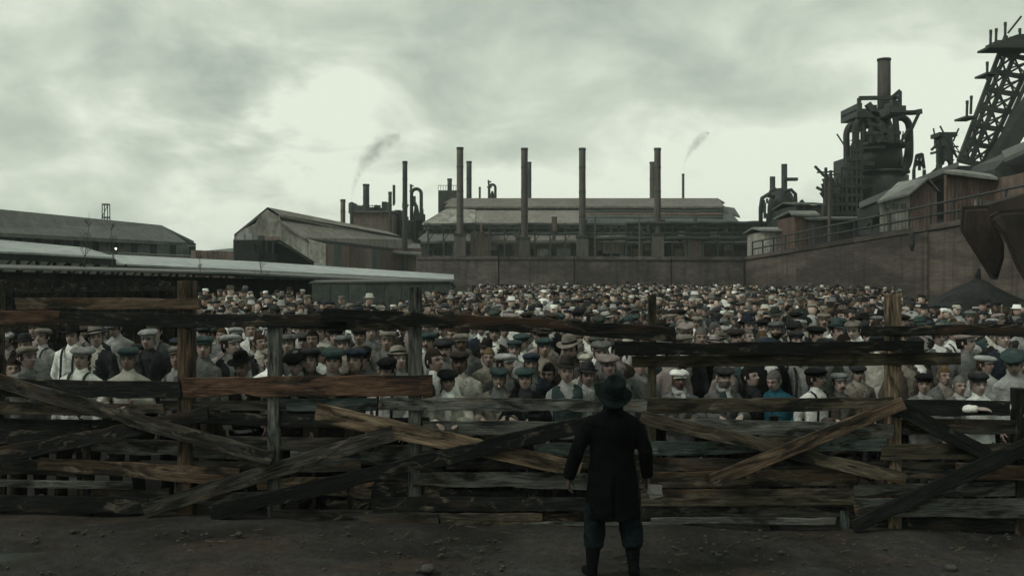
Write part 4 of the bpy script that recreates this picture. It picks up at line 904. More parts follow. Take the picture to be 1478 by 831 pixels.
def body_mesh(ps, voxel=.007, target=15000):
    q = POSES[ps]; m = MB(); M = head_M(q['turn'], q['nod'])
    m.tube([(0,0,.86),(0,.0,.95),(0,.0,1.08),(0,.0,1.22),(0,.005,1.34),(0,.01,1.40),(0,.01,1.45)], [(.12,.09),(.160,.115),(.138,.10),(.158,.11),(.165,.112),(.130,.088),(.070,.062)], 20)
    m.tube([(0,.015,1.42),(0,.005,1.50),M @ V((0,-.0,1.57))], [(.062,.06),(.053,.055),(.05,.055)], 14)
    head_into(m, M)
    for s, i in ((-1,0),(1,1)):
        m.tube(LEG(s, .02), [.086, .078, .055, .052, .036], 12)
        m.tube([(s*.12,.06,.05),(s*.125,-.02,.06),(s*.13,-.10,.045),(s*.135,-.17,.03)], [(.036,.04),(.042,.05),(.045,.038),(.035,.022)], 10)
        sh_ = V((s*.165,.012,1.345)); e = V(q['e'][i]); w = V(q['w'][i])
        m.tube([V((s*.10,.012,1.37)), sh_, sh_.lerp(e,.5), e], [.04, .050, .044, .038], 12); m.tube([e+(e-w).normalized()*.01, e.lerp(w,.35), w], [.04, .038, .026], 12)
        hand_into(m, w, q['d'][i], q['palm'][i], -s, q['curl'])
    me = baked(m.mesh('body'), [('REMESH', dict(mode='VOXEL', voxel_size=voxel)), ('SMOOTH', dict(factor=.5, iterations=2))])
    nf = len(me.polygons)*2; me2 = baked(me, [('DECIMATE', dict(ratio=min(1, target/nf)))]); smooth(me2)
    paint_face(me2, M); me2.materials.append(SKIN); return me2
def paint_face(me, M, stub=.5):
    Mi = M.inverted(); nv = len(me.vertices); col = np.ones((nv, 4))
    for i, v in enumerate(me.vertices):
        if v.co.z < 1.45: continue
        p = Mi @ v.co-HC; x, y, z = p; k = 1.; c = [1, 1, 1]
        if y < -.03:
            def dk(a, t): 
                for j in range(3): c[j] *= 1-(1-t[j])*a
            dk(math.exp(-((abs(x)-.032)/.018)**4-((z+.002)/.010)**2), (.07,.07,.08)); dk(.35*math.exp(-(x/.07)**4-((z-.004)/.02)**2), (.3,.27,.25))  # dark eye band: sockets and the cap's shadow painted into the skin
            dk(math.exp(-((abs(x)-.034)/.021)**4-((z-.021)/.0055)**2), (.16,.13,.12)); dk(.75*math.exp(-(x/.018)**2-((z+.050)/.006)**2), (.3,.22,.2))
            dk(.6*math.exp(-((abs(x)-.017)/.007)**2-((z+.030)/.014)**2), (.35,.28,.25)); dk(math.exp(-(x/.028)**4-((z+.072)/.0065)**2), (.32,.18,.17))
            dk(.6*min(1, max(0, (abs(x)-.048)/.02)), (.35,.3,.3)); dk(.4*math.exp(-(x/.03)**2-((z+.092)/.006)**2), (.4,.35,.33))  # shading painted on the face sides and under the lip
        if z < -.055: 
            a = min(1, (-.055-z)/.04)*stub*.5
            for j in range(3): c[j] *= 1-a*.5
        col[i, :3] = c
    a = me.color_attributes.new('Col', 'FLOAT_COLOR', 'POINT'); a.data.foreach_set('color', col.ravel())
def folds(me, amp=.007, s=9, seed=0):
    n = len(me.vertices); co = np.empty(n*3); me.vertices.foreach_get('co', co); co = co.reshape(-1, 3)
    nr = np.array([tuple(q.vector) for q in me.vertex_normals])
    d_ = np.array([amp*mnoise.noise((x*s, y*s, z*s*.55+seed))+amp*.5*mnoise.noise((x*s*2.7, y*s*2.7, z*s*1.6+seed)) for x, y, z in co.tolist()])
    me.vertices.foreach_set('co', (co+nr*d_[:, None]).ravel()); me.update()
def fused(m, voxel, target, amp=.007, seed=0):
    me = baked(m.mesh('c'), [('REMESH', dict(mode='VOXEL', voxel_size=voxel)), ('SMOOTH', dict(factor=.5, iterations=4))]); folds(me, amp*1.5, 9, seed)
    me = baked(me, [('DECIMATE', dict(ratio=min(1, target/(len(me.polygons)*2))))]); smooth(me); me.materials.append(CLOTH); return me
def top_mesh(ps, g, hem=.86, target=1500, seed=0, sleeves=True):   # g: how far it stands off the body
    q = POSES[ps]; m = MB()
    m.tube([(0,0,hem),(0,0,.97),(0,0,1.09),(0,.0,1.22),(0,.005,1.34),(0,.01,1.42),(0,.01,1.475)], [(.165+g,.12+g),(.167+g,.12+g),(.150+g,.11+g),(.165+g,.118+g),(.180+g,.12+g),(.160+g,.10+g),(.075+g*.6,.068+g*.6)], 24)
    m.tube([(0,.01,1.43),(0,.006,1.525)], [(.078+g*.4,.075+g*.4),(.063+g*.3,.066+g*.3)], 16)
    if sleeves:
        for s, i in ((-1,0),(1,1)):
            sh_ = V((s*.17,.012,1.395)); e = V(q['e'][i]); w = V(q['w'][i]); w = e.lerp(w, .97)
            m.tube([V((s*.06,.012,1.385)), V((s*.13,.012,1.385)), V((s*.178,.012,1.355)), sh_.lerp(e,.5), e+V((0,.005,0))], [.035+g, .046+g, .056+g, .052+g, .050+g], 14); m.tube([e+(e-w).normalized()*.015, e.lerp(w,.45), w], [.050+g, .046+g, .036+g*.7], 14)
    return fused(m, .014, target, .007, seed)
def legs_mesh(seed=0):
    m = MB(); m.tube([(0,0,.84),(0,0,.92),(0,0,1.0)], [(.165,.125),(.172,.13),(.152,.118)], 20)
    for s in (-1, 1): m.tube([V((s*.085,0,.93))]+LEG(s, .02)[1:4]+[V((s*.125,.02,.05))], [.10, .095, .078, .072, .068], 14)
    return fused(m, .016, 1300, .008, seed)
def boot_mesh(s_):
    m = MB()
    for s in (s_,):
        m.tube([(s*.123,.02,.20),(s*.124,.025,.08),(s*.124,.02,.03)], [.052,.055,.05], 10); m.tube([(s*.12,.07,.045),(s*.125,-.02,.055),(s*.13,-.11,.045),(s*.135,-.185,.035)], [(.042,.042),(.048,.052),(.05,.040),(.035,.028)], 10)
    return fused(m, .014, 260, .002)
def front_cut(me, w0, z0, slope=.30, hi=1.47):          # open the front of a vest or jacket in a V
    bm = bmesh.new(); bm.from_mesh(me)
    dl = [f for f in bm.faces if (c := f.calc_center_median()) and c.y < -.02 and c.z > z0 and abs(c.x) < w0+(c.z-z0)*slope and abs(c.x) < .10]
    dl += [f for f in bm.faces if f.calc_center_median().z > hi]
    bmesh.ops.delete(bm, geom=list(set(dl)), context='FACES'); bm.to_mesh(me); bm.free(); return me
def solid(me, t=.006): 
    mm = baked(me, [('SOLIDIFY', dict(thickness=t, offset=-1))]); smooth(mm); mm.materials.append(CLOTH); return mm
def lat(m, c, prof, n=20, ax=1., tilt=0, roll=0, sh=(0,0)):  # turned shape about head: prof of (z, a, b, yshift)
    M = Matrix.Translation(c) @ Matrix.Rotation(R(tilt), 4, 'X') @ Matrix.Rotation(R(roll), 4, 'Y')
    m.rings([[M @ V((a*math.cos(2*math.pi*i/n), ys+b*math.sin(2*math.pi*i/n), z)) for i in range(n)] for z, a, b, ys in prof])
def cap_mesh(k=0):
    m = MB(); n = 26; t = (12, 16, 8)[k]; puff = (1.03, 1.13, .96)[k]
    M = Matrix.Translation(HC+V((0,.004,.012))) @ Matrix.Rotation(R(t-4), 4, 'X'); rg = []
    for z, a, b, ys in ((.034,.079,.102,.006),(.048,.092*puff,.117*puff,-.006),(.064,.104*puff,.131*puff,-.013),(.080,.101*puff,.124*puff,-.010),(.097,.083*puff,.102*puff,-.003),(.108,.052,.064,.003),(.111,.010,.012,.004)):
        rg.append([M @ V((a*math.cos(p_)*(1+.03*mnoise.noise((math.cos(p_)*3, math.sin(p_)*3, z*20+k))), ys+b*math.sin(p_), z+(.012*mnoise.noise((math.cos(p_)*2, math.sin(p_)*2, k+z*8)) if .06 < z < .10 else 0))) for p_ in [2*math.pi*i/n for i in range(n)]])
    m.rings(rg); m.ball(M @ V((0,.004,.111)), (.009,.009,.004), 8, 4)
    pts = []; 
    for r_, z in ((1., .052), (1.32, .036), (1., .042), (1.30, .030)):
        pts.append([M @ V((.075*math.sin(a)*(1+.10*(r_-1)), -.085*math.cos(a)*(r_ if abs(a) < 1.3 else 1)**(math.cos(a)*1.0)-.015, z-.022*math.sin(a)**2)) for a in [R(-68+136*i/14) for i in range(15)]])
    a, b, c, d = pts; vs = a+b+c+d; n = 15
    m.add(vs, [(i, i+1, n+i+1, n+i) for i in range(14)]+[(2*n+i, 3*n+i, 3*n+i+1, 2*n+i+1) for i in range(14)]+[(n+i, n+i+1, 3*n+i+1, 3*n+i) for i in range(14)])
    me = m.mesh('cap', True); me.materials.append(CLOTH); return me
def brim_hat(kind=0):
    m = MB(); br = (.138, .152, .118)[kind]; n = 32; M = Matrix.Translation(HC+V((0,.004,.010))) @ Matrix.Rotation(R(1), 4, 'X') @ Matrix.Rotation(R((4,-6,0)[kind]), 4, 'Y'); rg = []
    def ring(r, z, up, a=1., ys=0, pinch=0):
        q = []
        for i in range(n):
            p = 2*math.pi*i/n; x, y = r*math.cos(p)*.92*a, r*1.08*math.sin(p)+ys
            q.append(M @ V((x*(1-pinch*max(0, -math.sin(p))), y, z+up*abs(math.cos(p))**2-up*.7*max(0, -math.sin(p)))))
        return q
    H = (.155, .145, .135)[kind]
    rg = [ring(.082,.040,0), ring(.11,.038,.003), ring(br-.01,.040,.016), ring(br,.044,.02), ring(br-.005,.049,.02), ring(.115,.046,.004), ring(.090,.052,0), ring(.086,.075,0), ring(.082,.11,0,1,0,.12), ring(.074,H-.012,0,1,0,.3), ring(.060,H,0,1,0,.3), ring(.035,H-(.018,.01,-.006)[kind],0,1,0,.2), ring(.006,H-(.022,.012,-.008)[kind],0)]
    m.rings(rg); me = m.mesh('hat', True); me.materials.append(CLOTH)
    b = MB(); b.rings([ring(.0895,.052,0), ring(.0885,.078,0), ring(.084,.078,0), ring(.084,.052,0)], False); mb_ = b.mesh('hat_band', True); mb_.materials.append(CLOTH); return me, mb_
def hair_mesh(full):
    m = MB(); n, mm = 28, 18; rg = []; vs = []; idx = {}
    for k in range(mm+1):
        th = math.pi*(k+.2)/(mm+.4)
        for i in range(n):
            p = 2*math.pi*i/n; x = .080*math.sin(th)*math.cos(p); y = .105*math.sin(th)*math.sin(p)+.004; z = .128*math.cos(th)
            g = 1+.05*mnoise.noise((x*40, y*40, z*40)); vs.append(HC+V((x*g, y*g, z*g+.002)))
    fs = []
    for k in range(mm):
        for i in range(n):
            f = (k*n+i, k*n+(i+1)%n, (k+1)*n+(i+1)%n, (k+1)*n+i); c = sum((vs[q] for q in f), V())/4-HC
            if (c.z > (.052 if full else .09) and c.y < .0) or (c.y > -.0 and c.z > -.055+max(0, -c.y)) or (abs(c.x) > .06 and c.y > -.035 and c.z > -.01): fs.append(f)
    m.add(vs, fs); me = m.mesh('hair', True); me.materials.append(CLOTH); return me
def beard_mesh(tash):
    m = MB()
    if tash: 
        for s in (-1, 1): m.tube([HC+V((0,-.118,-.056)), HC+V((s*.018,-.113,-.058)), HC+V((s*.036,-.096,-.070))], [.008,.009,.003], 8)
    else:
        n = 16; vs = []
        for k, (z, o) in enumerate(((-.040,.004),(-.065,.010),(-.09,.014),(-.115,.014),(-.13,.006))):
            for i in range(n+1):
                a = R(-80+160*i/n); j = -z/.122; rx = .074*math.sqrt(max(.02, 1-min(.98, (z/.135)**2)))*(1-.2*j)+o; ry = .098*math.sqrt(max(.02, 1-min(.98, (z/.135)**2)))+o+.008
                vs.append(HC+V((rx*math.sin(a), -ry*math.cos(a)-.012*j, z)))
        m.add(vs, [(k*(n+1)+i, k*(n+1)+i+1, (k+1)*(n+1)+i+1, (k+1)*(n+1)+i) for k in range(4) for i in range(n) if not (k < 1 and 5 < i < 10)])
    me = m.mesh('beard', True); me.materials.append(CLOTH); return me
def brace_mesh():
    m = MB()
    for s in (-1, 1):
        pts = [V((s*.085,-.155,.99)), V((s*.082,-.150,1.12)), V((s*.080,-.158,1.25)), V((s*.082,-.150,1.36)), V((s*.088,-.105,1.435)), V((s*.09,-.02,1.468)), V((s*.08,.08,1.44)), V((s*.06,.145,1.33)), V((s*.04,.15,1.1)), V((s*.04,.15,.99))]
        m.tube(pts, [(.017,.006)]*10, 6, ref=(1,0,0))
    me = m.mesh('suspenders', True); me.materials.append(CLOTH); return me
def scarf_mesh():
    m = MB(); n = 20
    m.rings([[V((r*math.cos(2*math.pi*i/n), r*1.02*math.sin(2*math.pi*i/n)-.005, z+.012*math.sin(3*6.28*i/n)-.02*math.sin(2*math.pi*i/n)*-1)) for i in range(n)] for r, z in ((.072,1.45),(.090,1.455),(.094,1.475),(.086,1.50),(.066,1.505))])
    m.tube([(.03,-.09,1.45),(.04,-.145,1.38),(.035,-.16,1.28)], [(.03,.012),(.035,.012),(.03,.006)], 8)
    me = m.mesh('scarf', True); me.materials.append(CLOTH); return me
ME = {}
for ps in POSES:
    ME['body', ps] = body_mesh(ps)
    ME['shirt', ps] = top_mesh(ps, .008, seed=len(ps))
    ME['jacket', ps] = solid(front_cut(top_mesh(ps, .020, .72, 2200, seed=len(ps)+3), .012, 1.16, .28), .007)
ME['vest'] = solid(front_cut(top_mesh('down', .017, .90, 1500, 5, False), .004, 1.20, .30, 1.46), .006)
ME['legs'] = legs_mesh(); ME['boot', 0] = boot_mesh(-1); ME['boot', 1] = boot_mesh(1)
for k in range(3): ME['cap', k] = cap_mesh(k); ME['hat', k], ME['band', k] = brim_hat(k)
ME['hair', 0] = hair_mesh(False); ME['hair', 1] = hair_mesh(True); ME['tash'] = beard_mesh(True); ME['beard'] = beard_mesh(False); ME['braces'] = brace_mesh(); ME['scarf'] = scarf_mesh()
C_ = dict(black=(.010,.011,.012), charcoal=(.022,.025,.027), grey=(.10,.105,.10), pale_grey=(.25,.255,.24), white=(.60,.61,.56), cream=(.36,.34,.27), tan=(.17,.145,.11), brown=(.055,.042,.032), dark_brown=(.026,.02,.016),
          navy=(.016,.024,.040), teal=(.034,.054,.053), green=(.035,.045,.036), blue=(.02,.075,.10), rust=(.09,.05,.035), pinkish=(.22,.17,.155))
C_ = {k: (v if k in ('blue', 'teal') else tuple(.62*x+.38*(sum(v)/3)*m for x, m in zip(v, (.97, 1.02, 1.)))) for k, v in C_.items()}   # sooty, washed-out cloth
nm_ = lambda c: c.replace('_', ' ').replace('pale grey', 'pale grey')
def put(me, name, root, col, j=True, M=None):
    f = rnd.uniform(.85, 1.15) if j else 1
    o = link(name, me, None, root, [c*f for c in col])
    if M is not None: o.matrix_basis = M
    return o
def person(x, D, h, hat, hatc, shirt, coat=None, coatc=None, pose='down', rz=0, label='', group=None, sunk=0, extra=(), skin=None, haircol=None):
    t = thing('person', label, 'person', (x, D, zg(D)), rz, group); t.scale = (h/1.76,)*3 if hat != 'hat' else (h/1.79,)*3
    t.rotation_euler = (rnd.uniform(-.06, .05), rnd.uniform(-.07, .07), rz)
    q = POSES[pose]; M = head_M(q['turn'], q['nod']); sk = skin or rnd.choice(((.31,.235,.20),(.27,.205,.17),(.36,.285,.25),(.23,.17,.14),(.29,.22,.195)))
    put(ME['body', pose], 'body', t, sk)
    put(ME['shirt', pose], 'shirt', t, C_[shirt]); put(ME['legs'], 'trousers', t, C_[rnd.choice(('black','charcoal','dark_brown','brown','charcoal'))]); put(ME['boot', 0], 'boot', t, C_['black']); put(ME['boot', 1], 'boot', t, C_['black'])
    hc = haircol or rnd.choice(((.015,.012,.01),(.03,.02,.014),(.05,.035,.02),(.09,.085,.08),(.02,.015,.012)))
    if coat == 'vest': put(ME['vest'], 'vest', t, C_[coatc])
    elif coat == 'jacket': put(ME['jacket', pose], 'jacket', t, C_[coatc])
    elif coat == 'braces': put(ME['braces'], 'suspenders', t, C_[coatc])
    if hat == 'cap': put(ME['cap', rnd.randrange(3)], 'cap', t, C_[hatc], M=M)
    elif hat in ('hat', 'wide'):
        k = 1 if hat == 'wide' else rnd.choice((0, 0, 2)); ho = put(ME['hat', k], 'hat', t, C_[hatc], M=M); put(ME['band', k], 'hat_band', ho, C_['black'])
    put(ME['hair', 1 if hat == 'bare' else 0], 'hair', t, hc, M=M)
    for e_ in extra:
        if e_ == 'tash': put(ME['tash'], 'moustache', t, hc, M=M)
        elif e_ == 'beard': put(ME['beard'], 'beard', t, hc, M=M)
        elif e_ == 'scarf': put(ME['scarf'], 'scarf', t, C_['pale_grey'])
        elif e_ == 'shawl': put(ME['scarf'], 'shawl', t, C_['charcoal'])
        elif e_ == 'pipe':
            k = MB(); k.tube([HC+V((.012,-.112,-.066)), HC+V((.035,-.165,-.082))], .006, 6); k.build('cigarette', CLOTH, t, color=(.6,.6,.56))
    return t
taken = []
def at(px, yt, s, *a, **k):                              # head top seen at (px, yt) with a scale of s pixels per metre
    D = F/s; X = (px-CX)/s; top = CH-(yt-HY)/s-zg(D); h = max(1.44, min(1.86, top)); taken.append((X, D)); return person(X, D, h, *a, sunk=max(0, min(.0, h-top)), **k)
FR = [ # x, top, scale, hat, hat colour, shirt, coat, coat colour, pose, extras, turn, label
 (41,485,112,'cap','tan','grey','jacket','grey','turned',(),25,'leftmost clear face, man in light tan cap and grey jacket looking sideways'),
 (98,470,92,'wide','black','white','braces','charcoal','down',(),0,'man in wide black hat and white shirt, behind the grey-capped man at left'),
 (102,489,112,'cap','pale_grey','white','braces','brown','down',(),0,'man in grey cap and white shirt with dark suspenders, far left'),
 (150,471,98,'wide','tan','cream','jacket','charcoal','turned',(),-10,'man in a soft tan brimmed hat and dark jacket, far left'),
 (183,497,118,'cap','teal','cream',None,None,'rail',(),5,'man in dull teal cap and cream shirt, face in shade, at left'),
 (224,473,100,'cap','pale_grey','charcoal','jacket','charcoal','down',(),0,'young man in pale grey cap and dark jacket left of the first post'),
 (251,489,112,'cap','tan','pale_grey','vest','grey','turned',(),-30,'man in tan cap and grey vest against the left side of the first post'),
 (290,483,104,'cap','teal','grey',None,None,'turned',(),-20,'man in dark teal cap just right of the first post'),
 (328,474,104,'cap','pale_grey','pale_grey','vest','charcoal','turned',(),28,'tall man in pale cap, light shirt and dark vest right of the first post'),
 (361,508,124,'wide','black','pale_grey','vest','dark_brown','bowed',(),10,'man with a flat black wide hat left of the second post'),
 (14,516,120,'bare','grey','brown',None,None,'turned',(),0,'bareheaded man half in shade at the far left edge'),
 (423,503,118,'cap','black','pale_grey','jacket','dark_brown','bowed',(),0,'man in black cap just right of the second post, front row'),
 (458,499,112,'cap','charcoal','brown','jacket','brown','down',(),0,'man in charcoal cap and brown jacket between second and third posts'),
 (481,498,116,'cap','teal','tan','jacket','dark_brown','down',(),0,'man in big dull teal plaid cap between second and third posts'),
 (505,500,120,'cap','navy','brown','jacket','brown','down',(),-8,'man in navy cap left of the man with white shirt and blue straps'),
 (530,498,108,'cap','black','grey',None,None,'bowed',(),0,'man in black cap behind the white shirt with blue straps'),
 (552,513,124,'cap','black','white','braces','navy','bowed',(),-6,'man in black cap and bright white shirt with blue straps, front row'),
 (580,487,108,'hat','tan','grey','jacket','grey','turned',(),-6,'old man in crumpled tan hat beside the left side of the third post'),
 (549,477,98,'cap','tan','grey','jacket','grey','down',(),4,'man in pale tan cap, third row left of the third post'),
 (506,482,100,'cap','grey','tan',None,None,'down',(),0,'man in grey cap, third row between second and third posts'),
 (487,471,92,'cap','black','grey','jacket','charcoal','down',(),0,'man in black cap under the upper rail between second and third posts'),
 (522,470,90,'cap','charcoal','tan',None,None,'down',(),0,'man in charcoal cap under the upper rail left of the tan cap'),
 (421,481,100,'cap','grey','grey','jacket','charcoal','down',(),0,'man in floppy grey cap right beside the second post, third row'),
 (457,474,94,'bare','grey','grey',None,None,'down',(),0,'bareheaded pink-faced man under the upper rail, right of the second post'),
 (650,532,128,'cap','black','white','jacket','cream','rail',(),4,'man in flat black cap and pale shirt leaning on the rail, front row centre left'),
 (711,528,126,'cap','teal','grey','jacket','tan','rail',('pipe',),-6,'man in teal cap with a cigarette leaning on the rail in brown jacket'),
 (669,506,116,'cap','dark_brown','cream','jacket','cream','down',(),0,'dark-faced man in brown cap behind the two men leaning at the rail'),
 (653,487,104,'cap','charcoal','grey',None,None,'down',('tash',),0,'man in charcoal peaked cap right of the third post'),
 (674,479,98,'cap','tan','grey','jacket','grey','down',(),0,'man in tan cap in third row, above the dark-faced man'),
 (637,497,112,'bare','grey','white','vest','brown','turned',(),15,'bareheaded man in white shirt just right of the third post'),
 (700,500,108,'bare','grey','tan',None,None,'down',(),0,'fair-haired bareheaded youth between tan cap and grey cap'),
 (726,509,116,'cap','pale_grey','grey','jacket','charcoal','turned',(),18,'man in large pale grey cap left of the navy-capped man'),
 (735,489,100,'cap','teal','pale_grey',None,None,'down',(),0,'man in teal cap in third row, centre of the crowd'),
 (762,530,128,'cap','teal','charcoal','jacket','black','rail',(),-8,'man in teal cap and black coat with one hand on the rail, centre'),
 (764,508,114,'cap','navy','grey','jacket','navy','down',(),0,'man in navy cap straight behind the black coat at the rail'),
 (787,522,120,'bare','grey','black','jacket','black','bowed',('shawl',),0,'dark-haired figure wrapped in a dark shawl, left of the brown fedora'),
 (777,471,92,'cap','brown','pinkish',None,None,'down',(),0,'man in brown cap and pinkish shirt, upper centre of the crowd'),
 (794,486,100,'cap','teal','tan','jacket','brown','turned',(),-25,'man with teal cap and yellowish face in profile, centre'),
 (821,513,122,'hat','dark_brown','pale_grey','vest','teal','down',(),0,'man in dark brown fedora, grey shirt and teal vest left of the standing man'),
 (856,522,124,'hat','charcoal','pale_grey','vest','grey','down',(),6,'youth in dark round hat and pale shirt beside the standing man'),
 (832,484,104,'wide','tan','grey','jacket','brown','bowed',(),0,'man in wide tan hat above the brown fedora'),
 (872,489,106,'cap','grey','grey','jacket','grey','down',(),0,'man in large grey cap above and behind the standing man'),
 (889,510,116,'cap','pinkish','grey','vest','grey','down',(),0,'man in pinkish tan cap straight behind the standing man hat'),
 (851,507,112,'cap','cream','cream',None,None,'bowed',(),20,'man with a bright cream cap tilted, left of the pinkish tan cap'),
 (917,510,114,'bare','grey','grey','jacket','grey','turned',(),-20,'bareheaded man in grey between standing man and the fourth post'),
 (985,532,126,'cap','white','pale_grey','jacket','grey','rail',('scarf',),0,'dark-faced man in white cap and pale scarf right of the fourth post'),
 (1043,527,124,'cap','charcoal','teal','jacket','grey','rail',('beard','scarf'),6,'bearded man in grey coat over a teal scarf, right of the white cap'),
 (1097,527,124,'bare','grey','charcoal','jacket','black','turned',(),12,'dark-haired man in a black jacket beside the blue shirt'),
 (1124,531,124,'bare','grey','blue','jacket','blue','bowed',(),-24,'man in a bright teal blue jacket between black jacket and white shirt'),
 (1180,530,126,'cap','black','white','braces','black','turned',(),18,'man in black cap and bright white shirt with black straps, front row right'),
 (1213,537,126,'cap','grey','grey','jacket','brown','rail',('tash',),0,'man in grey cap resting his head low at the rail, right of the white shirt'),
 (1240,529,116,'cap','charcoal','tan','jacket','tan','down',(),0,'man in charcoal cap and tan coat left of the fifth post'),
 (1332,537,126,'cap','black','pale_grey','jacket','grey','folded',(),-6,'man in black cap with arms on the rail, right of the fifth post'),
 (1359,527,120,'bare','grey','tan','jacket','grey','down',(),0,'blond bareheaded man between two capped men at far right'),
 (1417,535,135,'cap','charcoal','white',None,None,'spread',(),0,'man in dark cap leaning over the rail on spread white sleeves, far right'),
 (1461,511,112,'cap','navy','white','braces','navy','down',(),0,'man in navy cap and white shirt with blue straps, far right edge'),
 (1421,512,110,'cap','pale_grey','pale_grey',None,None,'turned',(),0,'man in pale grey cap behind the man leaning over the rail'),
 (1385,541,122,'bare','grey','pale_grey','jacket','grey','down',(),0,'bareheaded grey-haired man left of the man leaning over the rail'),
]
GR = 'crowd of people behind the plank fence'
for (px, yt, s, hat, hc, sh_c, coat, cc, pose, ex, rz, lab) in FR:
    s *= 1.13 if yt < 500 else (1.06 if yt < 522 else 1.)
    D = F/s; fm = FX(px)+(.25 if pose == 'spread' else .36 if pose in ('rail', 'folded') else .5)
    if D < fm: s2 = F/fm; D = fm; s = s2
    ex = tuple(ex); hcol = (.09,.065,.035) if 'blond' in lab or 'fair-' in lab else ((.01,.01,.01) if 'dark-haired' in lab else ((.1,.1,.095) if 'grey-haired' in lab else None))
    skn = (.095,.062,.048) if 'dark-faced' in lab else None
    at(px, yt, s, hat, hc, sh_c, coat, cc, pose, R(rz), lab, GR, extra=ex, haircol=hcol, skin=skn)
# the rows that fill in behind, each person labelled by looks and place
HATC = ['black','charcoal','black','charcoal','grey','pale_grey','tan','brown','dark_brown','navy','teal','pinkish','green']; COATC = ['black','charcoal','black','grey','brown','dark_brown','navy','teal','charcoal','green']
SH = ['white','pale_grey','cream','grey','tan','white','pale_grey','cream','pinkish']
marks = [(-60,'at left edge'),(60,'at far left'),(160,'left of first post'),(270,'right of first post'),(398,'right of second post'),(500,'left of third post'),(600,'right of third post'),(700,'centre left'),(800,'near standing man'),(938,'right of fourth post'),(1050,'centre right'),(1170,'left of fifth post'),(1288,'right of fifth post'),(1390,'at right edge'),(1600,'')]
used = set(); cnt = len(FR)
def zone(px):
    for i in range(len(marks)-1):
        if px < marks[i+1][0]: return marks[i][1]
    return marks[-2][1]
def free(X, D, r): return all((X-a)**2+((D-b))**2 > r*r for a, b in taken)
def allowed(px, D, X):
    if px < 287 and D > min(17.4, 16+px*.004): return False
    if px < 285 and D > 16.5: return False
    wl = 16.6+(72-D)*.122 if D > 40 else 20.5+(40-D)*.118
    if X > wl-.9 or D > 71: return False
    if (X-pc.x)**2+((D-36)/.85)**2 < 4.9**2: return False
    if px > 1335 and D > 25: return False
    if 448 < px < 592 and D > 27: return False      # the grey wagon shows above the heads here
    if px > 1300 and D > 33: return False
    if px < 452 and D > 43: return False
    if D > 38.5 and X < b.x+.9: return False
    return True
b = P(650, 405, 44)
D = FX(739)+.95; row = 0; ROWN = ['second','third','fourth','fifth','sixth','seventh','eighth','ninth','tenth','eleventh','twelfth','thirteenth','fourteenth','fifteenth','sixteenth','seventeenth','eighteenth']
while cnt < 300 and D < 30:
    step = .56+row*.012; X = -.56*D+rnd.uniform(0, step); cand = []
    while X < .56*D:
        cand.append(X+rnd.uniform(-.12, .12)); X += step
    for X in cand:
        d = D+rnd.uniform(-.24, .24)+(739-((X/D)*F+CX))*.0003; px = X/d*F+CX
        if not (-25 < px < 1500) or not allowed(px, d, X) or not free(X, d, .43) or d < FX(px)+.8: continue
        if px < 290 and rnd.random() < .45: continue
        h = rnd.gauss(1.69, .08); h = max(1.46, min(1.86, h)); s = F/d
        # keep the named faces of the front rows uncovered
        for tr in range(300):
            u = rnd.random(); hat = 'cap' if u < .72 else ('hat' if u < .82 else ('wide' if u < .87 else 'bare'))
            hc = rnd.choice(HATC) if hat != 'bare' else 'hair'; sc_ = rnd.choice(SH); u = rnd.random(); coat = 'jacket' if u < .5 else ('vest' if u < .65 else ('braces' if u < .78 else None)); cc = rnd.choice(COATC) if coat and coat != 'braces' else ('charcoal' if coat else None)
            key = (zone(px), row, hat, hc, cc if coat in ('jacket','vest') else sc_)
            if key not in used: used.add(key); break
        hd = {'cap': f'{nm_(hc)} flat cap', 'hat': f'{nm_(hc)} brimmed hat', 'wide': f'wide {nm_(hc)} hat', 'bare': 'bare head'}[hat]
        cl = f'{nm_(cc)} {coat}' if coat in ('jacket','vest') else f'{nm_(sc_)} shirt'
        lab = f'person in {hd} and {cl}, {ROWN[min(row, 17)]} row, {zone(px)}'
        ex = []; u = rnd.random()
        if u < .15: ex.append('tash')
        elif u < .22: ex.append('beard')
        person(X, d, h, hat, hc if hat != 'bare' else 'grey', sc_, coat, cc, rnd.choice(('down','down','turned','bowed')), rnd.uniform(-.4, .4), lab, GR, extra=ex); taken.append((X, d)); cnt += 1
        if cnt >= 300: break
    D += .60+row*.01; row += 1
print('individual persons', cnt, 'to depth', D)
